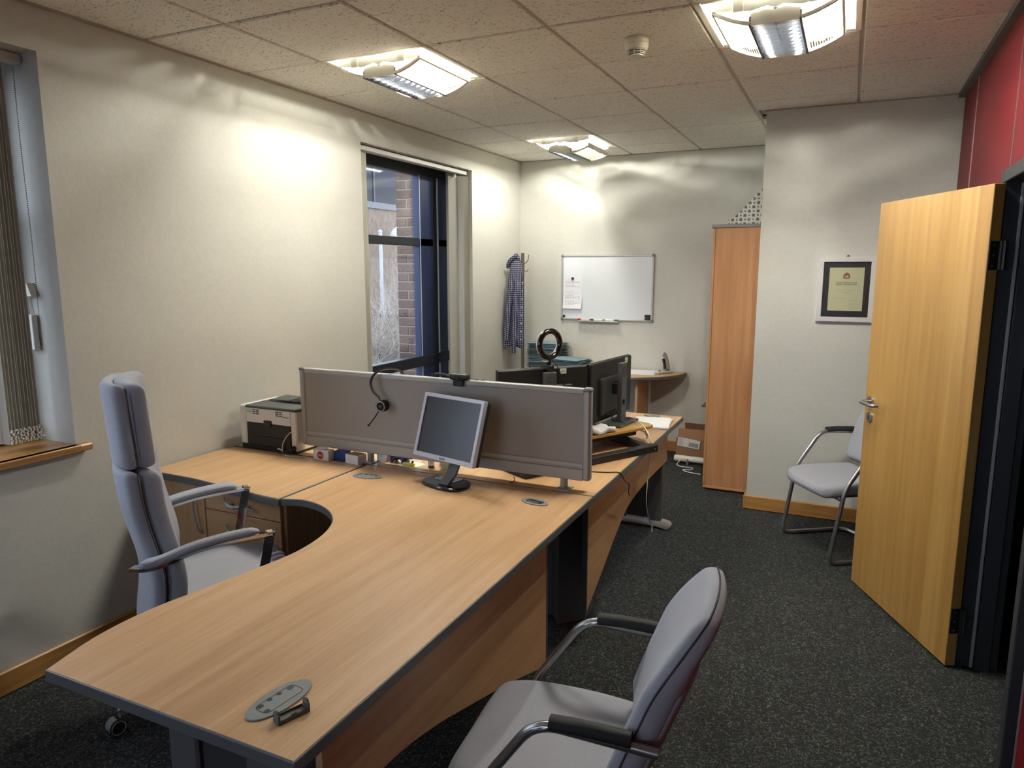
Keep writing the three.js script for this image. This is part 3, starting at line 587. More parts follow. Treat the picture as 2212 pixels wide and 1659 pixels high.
{ // drawer unit
  const t = thing('drawer_unit', 'beech storage unit with a cupboard door and drawers under the side desk', 'cabinet', [0.42, 0, 3.96]);
  const zf = 0.2;
  add('carcass', [bx(-0.39, 0.355, 0.03, YD - 0.036, -0.23, zf - 0.02, 0.002)], beechSide, t, 'y');
  const dr = add('door', bx(-0.39, -0.112, 0.06, YD - 0.04, zf - 0.018, zf, 0.002), beechSide, t, 'y');
  add('handle', [pipe([[-0.135, 0.67, zf], [-0.142, 0.655, zf + 0.022], [-0.155, 0.6, zf + 0.03], [-0.15, 0.53, zf + 0.028], [-0.135, 0.47, zf + 0.022], [-0.13, 0.455, zf]], 0.006, 0.02, 8)], alu, dr);
  const w0 = -0.106, w1 = 0.34;
  for (const [y0, y1] of [[0.578, YD - 0.04], [0.44, 0.574], [0.06, 0.436]]) {
    const d = add('drawer', bx(w0, w1, y0, y1, zf - 0.018, zf, 0.002), beechSide, t, 'x'), yc = (y0 + y1) / 2, xc = (w0 + w1) / 2;
    add('handle', [sweep([V(xc - 0.09, yc + 0.02, zf + 0.012), V(xc - 0.075, yc + 0.004, zf + 0.024), V(xc - 0.05, yc - 0.012, zf + 0.03), V(xc - 0.015, yc - 0.014, zf + 0.03), V(xc + 0.02, yc - 0.006, zf + 0.03), V(xc + 0.055, yc - 0.008, zf + 0.026), V(xc + 0.09, yc - 0.02, zf + 0.014)], (q) => { const s = 0.0075 * Math.sin(Math.PI * (0.08 + 0.84 * q)) + 0.001; return Array.from({ length: 8 }, (_, k) => [s * Math.cos(k * Math.PI / 4), s * Math.sin(k * Math.PI / 4)]); }), at(cyl(0.006, 0.03, 10), xc - 0.05, yc - 0.01, zf + 0.013, Math.PI / 2), at(cyl(0.006, 0.03, 10), xc + 0.045, yc - 0.008, zf + 0.013, Math.PI / 2)], alu, d);
  }
}
// oval cable ports
const portGrey = std({ color: rgb(128, 132, 132), roughness: 0.5 });
function port(x, z, turn, open, label, a = 0.085, b = 0.04) {
  const t = thing('cable_port', label, 'cable port', [x, YD, z], turn, 'oval cable ports in the desk tops');
  const slot = roundRect(a * 1.25, b * 1.05, 0.012).map(([p, q]) => [p, q]);
  add('ring', plate(ovalPts(a, b, 40), 0, 0.0035, 0.001, [slot.slice().reverse()]), portGrey, t);
  if (open) {
    add('well', [plate(slot, 0.0002, 0.0006)], std({ color: rgb(14, 14, 15), roughness: 0.9 }), t);
    add('inner_tray', [bx(-0.035, 0.02, 0.0006, 0.0018, -0.006, 0.012, 0.0004)], std({ color: rgb(70, 72, 72), roughness: 0.5 }), t);
  } else {
    add('cover', plate(inset(slot, 0.0015), 0.0004, 0.0032, 0.0005), portGrey, t);
    for (const [p, q, w] of [[-0.042, -0.013, 0.016], [-0.014, -0.016, 0.011], [0.012, -0.016, 0.011], [0.04, -0.012, 0.016], [-0.045, 0.012, 0.014]]) add('notch', plate(roundRect(w, 0.011, 0.004).map(([u, v]) => [u + p, v + q]), 0.0032, 0.0036), black, t);
  }
  return t;
}
port(1.846, 5.322, R(84), false, 'closed oval cable port beside the loose dark bracket');
port(0.992, 3.85, R(6), false, 'closed oval cable port in front of the small white boxes', 0.07, 0.036);
port(1.823, 3.862, R(-14), true, 'open oval cable port with a dark hole near the desk screen', 0.062, 0.034);
port(1.83, 1.99, R(0), false, 'closed oval cable port beyond the sheaf of papers', 0.05, 0.028);
{ const t = solo('port_bracket', [bx(-0.036, 0.036, 0, 0.006, -0.014, 0.012, 0.001), bx(-0.031, 0.031, 0.005, 0.011, -0.014, -0.011, 0.001), bx(-0.036, -0.031, 0, 0.022, -0.012, 0.012, 0.001), bx(0.031, 0.036, 0, 0.022, -0.012, 0.012, 0.001), bx(-0.031, 0.031, 0.003, 0.01, 0.008, 0.012, 0.001), bx(-0.006, 0.006, 0.009, 0.014, 0.008, 0.012, 0.001), at(cyl(0.009, 0.004, 16), -0.0335, 0.02, 0, 0, 0, Math.PI / 2), at(cyl(0.009, 0.004, 16), 0.0335, 0.02, 0, 0, 0, Math.PI / 2)], std({ color: rgb(82, 82, 80), roughness: 0.5 }), 'loose dark grey plastic bracket lying beside the oval cable port', 'bracket', [1.911, YD, 5.356], R(70)); }

// ---------------------------------------------------------------- desk screen
{ const t = thing('desk_screen', 'grey fabric desk screen standing between the two desks', 'screen', [1.216, 0, 3.64]);
  const x0 = -0.767, x1 = 0.767, y0 = 0.777, y1 = 1.17;
  add('fabric_panel', bx(x0 + 0.03, x1 - 0.03, y0 + 0.075, y1 - 0.018, -0.012, 0.012, 0.002), screenFabric, t);
  add('top_rail', at(rbox(x1 - x0 - 0.06, 0.024, 0.034, 0.006), 0, y1 - 0.012, 0), aluPaint, t);
  add('bottom_rail', [bx(x0 + 0.03, x1 - 0.03, y0, y0 + 0.05, -0.017, 0.017, 0.003), bx(x0 + 0.03, x1 - 0.03, y0 + 0.05, y0 + 0.056, -0.011, 0.011, 0.001), bx(x0 + 0.03, x1 - 0.03, y0 + 0.056, y0 + 0.077, -0.016, 0.016, 0.003)], aluPaint, t);
  for (const s of [-1, 1]) {
    const p = add('end_post', at(rbox(0.034, y1 - y0, 0.04, 0.013, 4), s * 0.75, (y0 + y1) / 2, 0), aluPaint, t);
    add('post_cap', at(rbox(0.036, 0.02, 0.042, 0.009, 3), s * 0.75, y1 - 0.006, 0), greyPlastic, t); void p;
  }
  for (const x of [-0.357, 0.648]) { const f = add('foot', [at(cyl(0.0165, 0.05, 20), x, YD + 0.025, 0)], aluPaint, t); add('foot_plate', bx(x - 0.026, x + 0.034, YD, YD + 0.006, -0.03, 0.04, 0.002), aluPaint, f); }
}
{ // headset hanging over the screen
  const t = thing('headset', 'black headset hanging over the desk screen', 'headset', [0.955, 0.94, 3.69]);
  add('headband', sweep(new THREE.CatmullRomCurve3([V(0.0, 0.125, 0.0), V(-0.03, 0.15, 0.002), V(-0.046, 0.19, 0.0), V(-0.035, 0.225, -0.008), V(-0.005, 0.248, -0.02), V(0.04, 0.255, -0.05), V(0.07, 0.24, -0.08), V(0.08, 0.2, -0.1)]).getPoints(40), () => [[-0.007, -0.003], [0.007, -0.003], [0.007, 0.003], [-0.007, 0.003]]), std({ color: rgb(54, 36, 34), roughness: 0.5 }), t);
  add('slider', sweep([V(0.012, 0.1, 0.0), V(-0.006, 0.13, 0.0)], () => [[-0.003, -0.002], [0.003, -0.002], [0.003, 0.002], [-0.003, 0.002]]), black, t);
  const e = add('ear_cup', at(cyl(0.027, 0.03, 32), 0.012, 0.083, -0.006, Math.PI / 2), rubber, t);
  add('cup_ring', at(new THREE.TorusGeometry(0.0225, 0.002, 8, 36), 0.012, 0.083, 0.0095), chrome, e);
  add('cup_face', at(cyl(0.02, 0.002, 32), 0.012, 0.083, 0.0095, Math.PI / 2), blackGloss, e);
  add('logo_mark', [at(new THREE.TorusGeometry(0.007, 0.0007, 6, 24), 0.012, 0.083, 0.011), at(cbox(0.007, 0.002, 0.0006, 0.0002), 0.012, 0.083, 0.011, 0, 0, 0.6)], std({ color: rgb(150, 150, 150), roughness: 0.5 }), e);
  add('microphone_boom', [tube([[0.0, 0.062, 0.004], [-0.022, 0.03, 0.008], [-0.05, -0.004, 0.01], [-0.056, -0.01, 0.01]], 0.0032, 8), at(new THREE.SphereGeometry(0.006, 10, 8), -0.058, -0.012, 0.01)], black, t);
}
{ const t = thing('webcam', 'black webcam clipped on top of the desk screen', 'webcam', [1.366, 1.17, 3.655]);
  add('body', cushion(0.098, 0.03, 0.04, 0.014, (v) => { v.y += 0.014; }, 14, 8, 8), black, t);
  add('lens', at(cyl(0.011, 0.006, 24), 0.0, 0.012, 0.02, Math.PI / 2), blackGloss, t);
  add('clip', bx(-0.026, 0.026, -0.028, 0.002, 0.007, 0.016, 0.003), black, t);
  add('cable', tube([[0.04, 0.004, -0.01], [0.075, 0.004, -0.016], [0.09, -0.002, -0.02], [0.11, 0.003, -0.03]], 0.0018, 6), black, t);
  add('rear_arm', tube([[-0.05, 0.006, -0.012], [-0.09, 0.012, -0.03], [-0.15, 0.01, -0.045], [-0.17, 0.002, -0.045]], 0.006, 8), rubber, t);
}

// ---------------------------------------------------------------- silver monitor
{ const t = thing('silver_monitor', 'silver-framed monitor with a dark screen tilted back on the desk', 'monitor', [1.387, YD, 3.80], -0.26);
  const w = 0.361, h = 0.284, cy = 0.979 - YD, p = new THREE.Group(); p.name = 'display'; t.add(p); p.position.set(0, cy, 0); p.rotation.x = -0.295;
  const silver = std({ color: rgb(190, 191, 200), roughness: 0.38, metalness: 0.35 });
  const b = 0.017, bezel = add('bezel', [board(roundRect(w, h, 0.006), -0.022, 0, 0.002, [roundRect(w - 2 * b, h - 2 * b - 0.004, 0.001).map(([x, y]) => [x, y + 0.002]).reverse()])], silver, p);
  add('screen_glass', flat(-w / 2 + b - 0.001, w / 2 - b + 0.001, -h / 2 + b, h / 2 - b + 0.003, -0.012, -0.006), phy({ color: rgb(30, 34, 44), roughness: 0.3, clearcoat: 0.3, clearcoatRoughness: 0.25 }), p);
  add('rear_shell', [at(rbox(w - 0.006, h - 0.006, 0.03, 0.008), 0, 0, -0.034), at(rbox(w * 0.6, h * 0.6, 0.03, 0.01), 0, -0.01, -0.05)], black, p);
  for (let i = 0; i < 4; i++) add('button', at(cyl(0.0028, 0.002, 12), 0.105 + i * 0.0155, -h / 2 + 0.009, 0.0005, Math.PI / 2), steel, p);
  decal('brand_plate', 0.032, 0.0075, canvasTex(128, 30, (c) => { c.fillStyle = '#2c3a78'; c.fillRect(0, 0, 128, 30); c.fillStyle = '#dfe4f4'; c.font = 'bold 22px sans-serif'; c.textAlign = 'center'; c.textBaseline = 'middle'; c.fillText('PHILIPS', 64, 16, 116); }), p, 0.0, -h / 2 + 0.0095, 0.0004);
  add('stand_neck', [sweep([V(0.02, 0.012, 0.05), V(0.02, 0.05, 0.0), V(0.02, 0.16, -0.06)], () => [[-0.026, -0.007], [0.026, -0.007], [0.026, 0.007], [-0.026, 0.007]])], std({ color: rgb(118, 120, 126), roughness: 0.4, metalness: 0.4 }), t);
  add('stand_base', [plate(smooth([[-0.11, -0.02], [-0.12, 0.03], [-0.09, 0.07], [0, 0.085], [0.09, 0.07], [0.12, 0.03], [0.11, -0.02], [0.07, -0.06], [0, -0.07], [-0.07, -0.06]], 4), 0, 0.014, 0.004)], blackGloss, t);
  add('stand_deck', [bx(-0.075, 0.035, 0.013, 0.02, -0.055, 0.012, 0.003)], silver, t);
}

// ---------------------------------------------------------------- printer and its cables
{ const t = thing('laser_printer', 'white and black laser printer seen from behind beside the wall', 'printer', [0.252, YD, 3.55]);
  const W = 0.19, zr = 0.135, zf = -0.135, h = 0.228;
  add('casing', [bx(-W, -W + 0.045, 0.022, h, zf, zr, 0.006), bx(W - 0.04, W, 0.012, h - 0.008, zf, zr, 0.006), bx(-W + 0.045, W - 0.04, 0.14, h - 0.01, zf, zr - 0.001, 0.003), bx(-W + 0.045, W - 0.04, 0.02, 0.14, zf, zr - 0.03, 0.003)], whitePlastic, t);
  add('base', [bx(-W + 0.008, W - 0.01, 0, 0.024, zf + 0.01, zr + 0.003, 0.003)], black, t);
  add('rear_door', [bx(-W + 0.047, W - 0.042, 0.02, 0.139, zr - 0.03, zr + 0.001, 0.002)], std({ color: rgb(38, 36, 34), roughness: 0.55 }), t);
  add('rear_door_latch', [bx(-0.022, 0.026, 0.128, 0.158, zr - 0.004, zr + 0.009, 0.003)], std({ color: rgb(48, 46, 44), roughness: 0.4 }), t);
  add('duplex_flap', [bx(-W + 0.085, W - 0.075, 0.024, 0.07, zr, zr + 0.004, 0.002), bx(-W + 0.085, W - 0.075, 0.066, 0.072, zr, zr + 0.007, 0.002)], std({ color: rgb(30, 29, 28), roughness: 0.5 }), t);
  const top = add('top_cover', [bx(-W + 0.04, W + 0.002, h - 0.012, h + 0.002, zf, zr + 0.002, 0.004), at(cbox(0.27, 0.012, 0.12, 0.004), 0.02, h + 0.006, -0.06, 0.05), bx(-0.11, 0.17, h + 0.002, h + 0.014, zf + 0.002, zf + 0.03, 0.003)], std({ color: rgb(74, 76, 76), roughness: 0.55 }), t);
  add('output_slot', [board([[-0.085, 0], [0.12, 0], [0.12, 0.05]].map(([a, b]) => [a, b]), 0, 0.002).rotateX(-Math.PI / 2).translate(0, h + 0.012, 0.01)], black, top);
  for (let i = 0; i < 4; i++) add('output_rib', bx(0.03 + i * 0.03, 0.036 + i * 0.03, h + 0.012, h + 0.018, -0.09, 0.0, 0.001), std({ color: rgb(50, 52, 52), roughness: 0.5 }), top);
  for (const x of [-0.1, 0.055]) for (let i = 0; i < 3; i++) for (const k of [0, 1]) add('vent_slot', flat(x + k * 0.024, x + k * 0.024 + 0.019, 0.186 + i * 0.0095, 0.19 + i * 0.0095, zr - 0.001, zr + 0.0006), black, t);
  for (let i = 0; i < 4; i++) add('side_vent', flat(W - 0.0005, W + 0.0006, 0.05 + i * 0.012, 0.054 + i * 0.012, -0.1, 0.02), black, t);
  decal('pass_sticker', 0.036, 0.022, canvasTex(72, 44, (c) => { c.fillStyle = '#bfe0b4'; c.fillRect(0, 0, 72, 44); c.fillStyle = '#3f8a46'; c.fillRect(2, 26, 68, 5); c.fillStyle = '#55705a'; for (let i = 0; i < 5; i++) c.fillRect(4 + i * 14, 8 + (i % 2) * 6, 8, 3); }), t, -W + 0.066, 0.2, zr + 0.0008);
  add('green_label', flat(0.1, 0.14, 0.182, 0.185, zr - 0.001, zr + 0.0006), std({ color: rgb(90, 128, 80), roughness: 0.6 }), t);
  add('power_plug', [at(cyl(0.013, 0.04, 16), W - 0.02, 0.03, zr + 0.014, Math.PI / 2), tube([[W - 0.02, 0.03, zr + 0.03], [W - 0.05, 0.015, zr + 0.04], [W - 0.1, 0.006, zr + 0.03]], 0.004, 8)], black, t);
}
solo('printer_cable', [tube([[0.19, 0.12, -0.03], [0.16, 0.11, 0.0], [0.125, 0.06, 0.015], [0.12, 0.02, 0.02], [0.135, 0.004, 0.03], [0.18, 0.003, 0.045], [0.24, 0.003, 0.03], [0.27, 0.003, 0.0]], 0.0026, 8, 60), at(cyl(0.004, 0.035, 10), 0.105, 0.022, 0.018, 0, 0, 1.4)], cream, 'thin cream cable curling down behind the printer', 'cable', [0.245, YD, 3.69]);

// ---------------------------------------------------------------- small things under the screen
{ const t = thing('card_box', 'small white box printed with a red P&A disc', 'box', [0.623, YD, 3.703]);
  add('carton', [bx(-0.047, 0.047, 0, 0.052, -0.022, 0.022, 0.001)], paper, t); add('lid_flap', at(cbox(0.055, 0.001, 0.03, 0.0003), -0.01, 0.056, 0.0, 0.15), paper, t);
  decal('printed_front', 0.092, 0.05, canvasTex(368, 200, (c) => { c.fillStyle = '#e6e4e4'; c.fillRect(0, 0, 368, 200); c.fillStyle = '#a82430'; c.beginPath(); c.arc(176, 98, 78, 0, 7); c.fill(); c.fillStyle = '#f0dcdc'; c.font = '58px serif'; c.textAlign = 'center'; c.textBaseline = 'middle'; c.fillText('P&A', 176, 102); }), t, 0, 0.026, 0.0223); }
solo('blue_box', [bx(-0.037, 0.037, 0, 0.048, -0.02, 0.02, 0.001)], std({ color: rgb(34, 62, 128), roughness: 0.5 }), 'small blue box between two white boxes', 'box', [0.715, YD, 3.675]);
{ const t = thing('card_box', 'plain white small box open at the top beside the blue box', 'box', [0.803, YD, 3.683], R(-8)); add('carton', [bx(-0.042, 0.042, 0, 0.044, -0.03, 0.03, 0.001)], paper, t); add('brown_lining', at(cbox(0.07, 0.001, 0.05, 0.0003), 0, 0.0448, 0, 0.03), std({ color: rgb(150, 122, 92), roughness: 0.8 }), t); }
{ const t = thing('card_box', 'white box behind the screen foot next to the blue figurine', 'box', [0.905, YD, 3.59], R(-4)); add('carton', [bx(-0.024, 0.026, 0, 0.07, -0.03, 0.03, 0.001)], paper, t); add('print_mark', flat(-0.01, 0.002, 0.04, 0.043, 0.0295, 0.0305), std({ color: rgb(120, 120, 120), roughness: 0.8 }), t); }
{ // glossy blue animal figurine
  const res = 56, S = 0.105, mc = new MarchingCubes(res, new THREE.MeshStandardMaterial(), false, false, 60000);
  const bones = [[-0.045, 0.042, 0, 0.026, 0.03, 0.045, 0, 0.028], [0.03, 0.045, 0, 0.024, 0.062, 0.058, 0.006, 0.021], [0.062, 0.058, 0.006, 0.018, 0.082, 0.046, 0.012, 0.012],
    [-0.05, 0.035, 0.016, 0.014, -0.054, 0.01, 0.02, 0.013], [-0.05, 0.035, -0.016, 0.014, -0.052, 0.01, -0.02, 0.013], [0.026, 0.035, 0.016, 0.014, 0.03, 0.01, 0.02, 0.013], [0.026, 0.035, -0.016, 0.014, 0.03, 0.01, -0.02, 0.013],
    [-0.068, 0.05, 0, 0.009, -0.085, 0.03, 0.004, 0.005], [0.055, 0.075, 0.016, 0.008, 0.05, 0.085, 0.02, 0.006], [0.055, 0.075, -0.014, 0.008, 0.05, 0.085, -0.018, 0.006]];
  const p = V(), a = V(), ab = V();
  for (let k = 0; k < res; k++) for (let j = 0; j < res; j++) for (let i = 0; i < res; i++) {
    p.set((i / res * 2 - 1) * S, (j / res * 2 - 1) * S + 0.05, (k / res * 2 - 1) * S); let s = 0;
    for (const b of bones) { a.set(b[0], b[1], b[2]); ab.set(b[4], b[5], b[6]).sub(a); const t = THREE.MathUtils.clamp(p.clone().sub(a).dot(ab) / ab.lengthSq(), 0, 1), d = p.distanceTo(a.addScaledVector(ab, t)) - (b[3] + (b[7] - b[3]) * t); s += Math.exp(-d * 160); }
    mc.field[i + j * res + k * res * res] = Math.log(s) / 160 * 100 + 1.2 * Math.max(0, Math.sin(p.x * 190) * Math.sin(p.y * 210) * Math.sin(p.z * 170)) * 0.12;
  }
  mc.isolation = 0; mc.update();
  const n = mc.count, g = new THREE.BufferGeometry();
  g.setAttribute('position', new THREE.BufferAttribute(mc.positionArray.slice(0, n * 3), 3));
  g.scale(S, S, S).translate(0, 0.05, 0); g.deleteAttribute('normal');
  const m = mergeVertices(g, 1e-5); m.computeVertexNormals();
  m.scale(0.85, 0.78, 0.8); const low = new THREE.Box3().setFromBufferAttribute(m.attributes.position); m.translate(0, -low.min.y, 0);
  const t = thing('animal_figurine', 'glossy dark blue ceramic animal figurine on the desk', 'figurine', [1.005, YD, 3.592], R(-5));
  add('body', m, phy({ color: rgb(26, 34, 104), roughness: 0.12, clearcoat: 1, clearcoatRoughness: 0.05 }), t);
}
solo('note_paper', [at(cbox(0.1, 0.0015, 0.09, 0.0004), 0, 0.0008, 0)], std({ color: rgb(232, 230, 206), roughness: 0.9 }), 'small cream note lying under the yellow ornament', 'note', [1.07, YD, 3.6], R(-12));
{ const t = thing('yellow_ornament', 'small yellow ornament sitting on the cream note', 'ornament', [1.068, YD + 0.0016, 3.625], R(-8)); const ym = phy({ color: rgb(214, 200, 60), roughness: 0.3, clearcoat: 0.4 });
  for (const x of [-0.018, 0.018]) { const f = add('foot', cushion(0.03, 0.014, 0.024, 0.0065, (v) => { v.y += 0.007; v.x += x; }, 8, 6, 8), ym, t); void f; }
  add('dark_tip', at(new THREE.SphereGeometry(0.007, 12, 8), 0.018, 0.018, -0.006), blackGloss, t); }
{ const t = thing('small_bottle', 'dark little bottle with a white printed label', 'bottle', [1.18, YD, 3.605]);
  add('bottle', new THREE.LatheGeometry([[0.0001, 0], [0.0145, 0], [0.0152, 0.002], [0.0152, 0.062], [0.011, 0.07], [0.008, 0.074], [0.008, 0.086]].map((p) => new THREE.Vector2(...p)), 28), phy({ color: rgb(28, 20, 18), roughness: 0.15, clearcoat: 0.6 }), t);
  const lab = canvasTex(128, 64, (c) => { c.fillStyle = '#d8d8dc'; c.fillRect(0, 0, 128, 64); c.fillStyle = '#8a8a94'; for (let i = 0; i < 8; i++) c.fillRect(6, 8 + i * 6, 40 + (i * 17) % 50, 2); });
  const lm = new THREE.Mesh(new THREE.CylinderGeometry(0.0155, 0.0155, 0.042, 28, 1, true), std({ map: lab, roughness: 0.7 })); lm.name = 'label_wrap'; lm.position.y = 0.034; t.add(lm);
  add('cap', at(cyl(0.0095, 0.014, 20), 0, 0.09, 0), black, t); }
{ const t = thing('clear_tub', 'clear plastic tub with a white label behind the silver monitor', 'tub', [1.262, YD, 3.59]);
  add('tub', new THREE.LatheGeometry([[0.0001, 0], [0.03, 0], [0.036, 0.006], [0.04, 0.04], [0.041, 0.042], [0.039, 0.042], [0.0345, 0.008], [0.0001, 0.003]].map((p) => new THREE.Vector2(...p)), 32), phy({ color: rgb(235, 238, 230), roughness: 0.12, transmission: 0.85, thickness: 0 }), t);
  add('lid', at(cyl(0.042, 0.004, 32), 0, 0.044, 0), phy({ color: rgb(225, 230, 220), roughness: 0.2, transmission: 0.5, thickness: 0 }), t);
  add('paper_label', [plate([[-0.03, 0.026], [0.03, 0.026], [0.03, 0.028], [-0.03, 0.028]], 0.01, 0.03)], std({ color: rgb(226, 224, 196), roughness: 0.8 }), t); }

// ================================================================ MONITOR RISER AND ITS MONITORS
// local x runs along the rear bar (towards the far end of the desk), local z towards the aisle
const riserTurn = Math.atan2(0.872, 0.49);
const RB = V(1.872, YD, 3.226);                       // middle of the rear bar
const rz = (x, z) => V(RB.x + 0.49 * x + 0.872 * z, 0, RB.z - 0.872 * x + 0.49 * z);
const YB = 0.83;
{ const t = thing('monitor_riser', 'bamboo-topped black sit-stand riser under the two black monitors', 'monitor riser', [RB.x, YD, RB.z], riserTurn);
  add('base_frame', [bx(-0.425, 0.425, 0, 0.036, -0.05, 0.0, 0.003), bx(0.385, 0.425, 0, 0.03, -0.5, -0.05, 0.003), bx(-0.425, -0.385, 0, 0.03, -0.5, -0.05, 0.003), bx(-0.385, 0.385, 0, 0.012, -0.5, -0.46, 0.003)], black, t);
  add('bolt', at(cyl(0.004, 0.002, 10), 0.4, 0.018, 0.001, Math.PI / 2), steel, t);
  for (const x of [-0.33, 0.37]) add('lift_arm', [sweep([V(x, 0.02, -0.06), V(x, 0.075, -0.42)], () => [[-0.012, -0.012], [0.012, -0.012], [0.012, 0.012], [-0.012, 0.012]])], black, t);
  add('under_tray', [bx(-0.3, 0.45, 0.05, 0.084, -0.48, -0.18, 0.004)], black, t);
  const top = [[-0.33, -0.135], [0.5, -0.135], [0.54, -0.15], [0.555, -0.19], [0.53, -0.5], [0.48, -0.54], [0.3, -0.5], [-0.1, -0.5], [-0.28, -0.54], [-0.35, -0.5], [-0.36, -0.18]];
  add('bamboo_top', plate(top, YB - YD - 0.016, YB - YD, 0.003), bamboo, t, 'x');
}
const dellT = (n) => canvasTex(128, 128, (c) => { c.fillStyle = n; c.fillRect(0, 0, 128, 128); c.strokeStyle = '#101012'; c.lineWidth = 6; c.beginPath(); c.arc(64, 64, 54, 0, 7); c.stroke(); c.fillStyle = '#101012'; c.font = 'bold 36px sans-serif'; c.textAlign = 'center'; c.textBaseline = 'middle'; c.fillText('DELL', 64, 66, 84); });
const dellTex = dellT('#4a4a4c');
const monGrey = std({ color: rgb(46, 46, 48), roughness: 0.42 }), standGrey = std({ color: rgb(78, 78, 80), roughness: 0.4, metalness: 0.2 });
const stickT = canvasTex(96, 72, (c) => { c.fillStyle = '#e4efe2'; c.fillRect(0, 0, 96, 72); c.fillStyle = '#4f9a5a'; c.fillRect(8, 44, 80, 10); c.save(); c.translate(10, 40); c.rotate(-0.3); c.fillRect(0, 0, 70, 8); c.restore(); c.fillStyle = '#9fc6a0'; c.fillRect(8, 8, 60, 6); });
// a to b: ends of the panel's upper edge on the floor plan; its back looks to the aisle
function dell(label, a, b, top, base, sticker) {
  const c = [(a[0] + b[0]) / 2, (a[1] + b[1]) / 2], d = Math.hypot(b[0] - a[0], b[1] - a[1]), turn = Math.atan2(-(b[1] - a[1]), b[0] - a[0]);
  const t = thing('flat_monitor', label, 'monitor', [c[0], base, c[1]], turn, 'black monitors seen from behind on the riser');
  const h = 0.322, y0 = top - base - h, y1 = top - base;
  add('panel', [at(rbox(d, h, 0.016, 0.004), 0, (y0 + y1) / 2, -0.012), at(rbox(d - 0.004, h - 0.004, 0.02, 0.008), 0, (y0 + y1) / 2, 0.0)], black, t);
  add('electronics_hump', [at(rbox(d * 0.62, h * 0.62, 0.03, 0.01), 0, y0 + h * 0.42, 0.014), bx(-0.1, 0.1, y0 + 0.03, y0 + 0.06, 0.01, 0.031, 0.003)], monGrey, t);
  add('screen', flat(-d / 2 + 0.008, d / 2 - 0.008, y0 + 0.016, y1 - 0.008, -0.0215, -0.0195), blackGloss, t);
  const st = add('stand_column', [board([[-0.033, 0.01], [0.033, 0.01], [0.033, y1 - 0.015], [-0.033, y1 - 0.015]], 0.055, 0.082, 0.004, [ovalPts(0.017, 0.02, 20, 0, 0.115).reverse()])], standGrey, t);
  add('vesa_arm', bx(-0.04, 0.04, y0 + 0.14, y0 + 0.2, 0.02, 0.058, 0.004), black, t);
  add('stand_base', at(rbox(0.24, 0.014, 0.18, 0.005), 0, 0.007, 0.03), standGrey, t);
  decal('round_logo', 0.058, 0.058, dellTex, st, 0, y1 - 0.062, 0.0825);
  const m = new THREE.Mesh(new THREE.BoxGeometry(0.036, 0.026, 0.0008), std({ map: stickT, roughness: 0.6 })); m.name = 'test_sticker'; m.position.set(sticker, y1 - 0.022, 0.0106); t.add(m);
  for (const [x0, x1] of [[-0.06, -0.03], [0.01, 0.05], [0.06, 0.08]]) add('cable', tube([[x0, y0 + 0.04, 0.035], [x0 * 0.9, y0 - 0.005, 0.05], [x1, 0.02, 0.07], [x1 * 1.4, 0.008, 0.11]], 0.003, 6), black, t);
  return t;
}
dell('black monitor with the ring light clipped on, on the bamboo riser', [1.402, 3.352], [1.731, 2.978], 1.175, YB, 0.105);
dell('black monitor beside the desk end on the bamboo riser', [1.739, 2.972], [1.809, 2.462], 1.177, YB, 0.18);
{ // ring light on the first monitor
  const t = thing('ring_light', 'black ring light clipped to the top of the monitor', 'ring light', [1.6, 1.145, 3.165], R(62));
  const ring = add('ring', [at(new THREE.TorusGeometry(0.064, 0.0145, 16, 56), 0, 0.148, 0)], blackGloss, t);
  add('diffuser', [at(new THREE.TorusGeometry(0.064, 0.012, 12, 56), 0, 0.148, -0.008)], std({ color: rgb(220, 220, 216), roughness: 0.4 }), ring);
  add('clip', [bx(-0.016, 0.016, -0.02, 0.045, -0.004, 0.018, 0.003), bx(-0.014, 0.014, 0.02, 0.06, -0.06, -0.004, 0.003), at(cyl(0.006, 0.03, 12), 0, 0.072, 0)], black, t);
  add('cable', tube([[0.0, 0.075, 0.01], [0.02, 0.045, 0.03], [0.05, -0.03, 0.04], [0.075, -0.12, 0.05]], 0.0025, 6), black, t);
}
// loose cables, papers and stickers around the riser
solo('crumpled_tissue', [cushion(0.16, 0.03, 0.1, 0.013, (v) => { const k = 0.006 * Math.sin(v.x * 70) + 0.006 * Math.cos(v.z * 90 + v.x * 40); v.y = Math.max(0.0005, v.y + 0.015 + k); }, 22, 6, 16)], paper, 'crumpled white paper at the edge of the bamboo riser top', 'paper', [1.80, YB, 2.98], R(60));
{ const q = rz(-0.02, -0.222); solo('test_tag', [at(cbox(0.045, 0.001, 0.05, 0.0003), 0, 0.0, 0, 0.2)], std({ map: sized(stickT, 0.045, 0.05), roughness: 0.6 }), 'green and white test label on the bamboo riser edge', 'label', [q.x, YB + 0.006, q.z], riserTurn); }
solo('white_cable', [tube([[0, 0.105, 0.08], [0.06, 0.115, 0.15], [0.13, 0.108, 0.25], [0.168, 0.06, 0.29], [0.165, -0.02, 0.27], [0.167, -0.26, 0.32], [0.167, -0.36, 0.27], [0.168, -0.445, 0.19]], 0.0028, 7, 90), at(cyl(0.004, 0.035, 8), 0.168, -0.46, 0.185)], cream, 'thin white cable hanging from the riser down the desk side', 'cable', [1.865, YD, 2.56]);
solo('black_cable', [tube([[-0.3, 0.003, 0.06], [-0.15, 0.003, 0.02], [0.0, 0.003, -0.02], [0.055, 0.0035, -0.04], [0.0635, -0.012, -0.055], [0.062, -0.06, -0.12], [0.06, -0.1, -0.2], [0.06, -0.13, -0.19], [0.06, -0.155, -0.21]], 0.0025, 7, 80)], black, 'black cable trailing over the desk edge below the screen post', 'cable', [1.956, YD, 3.36]);
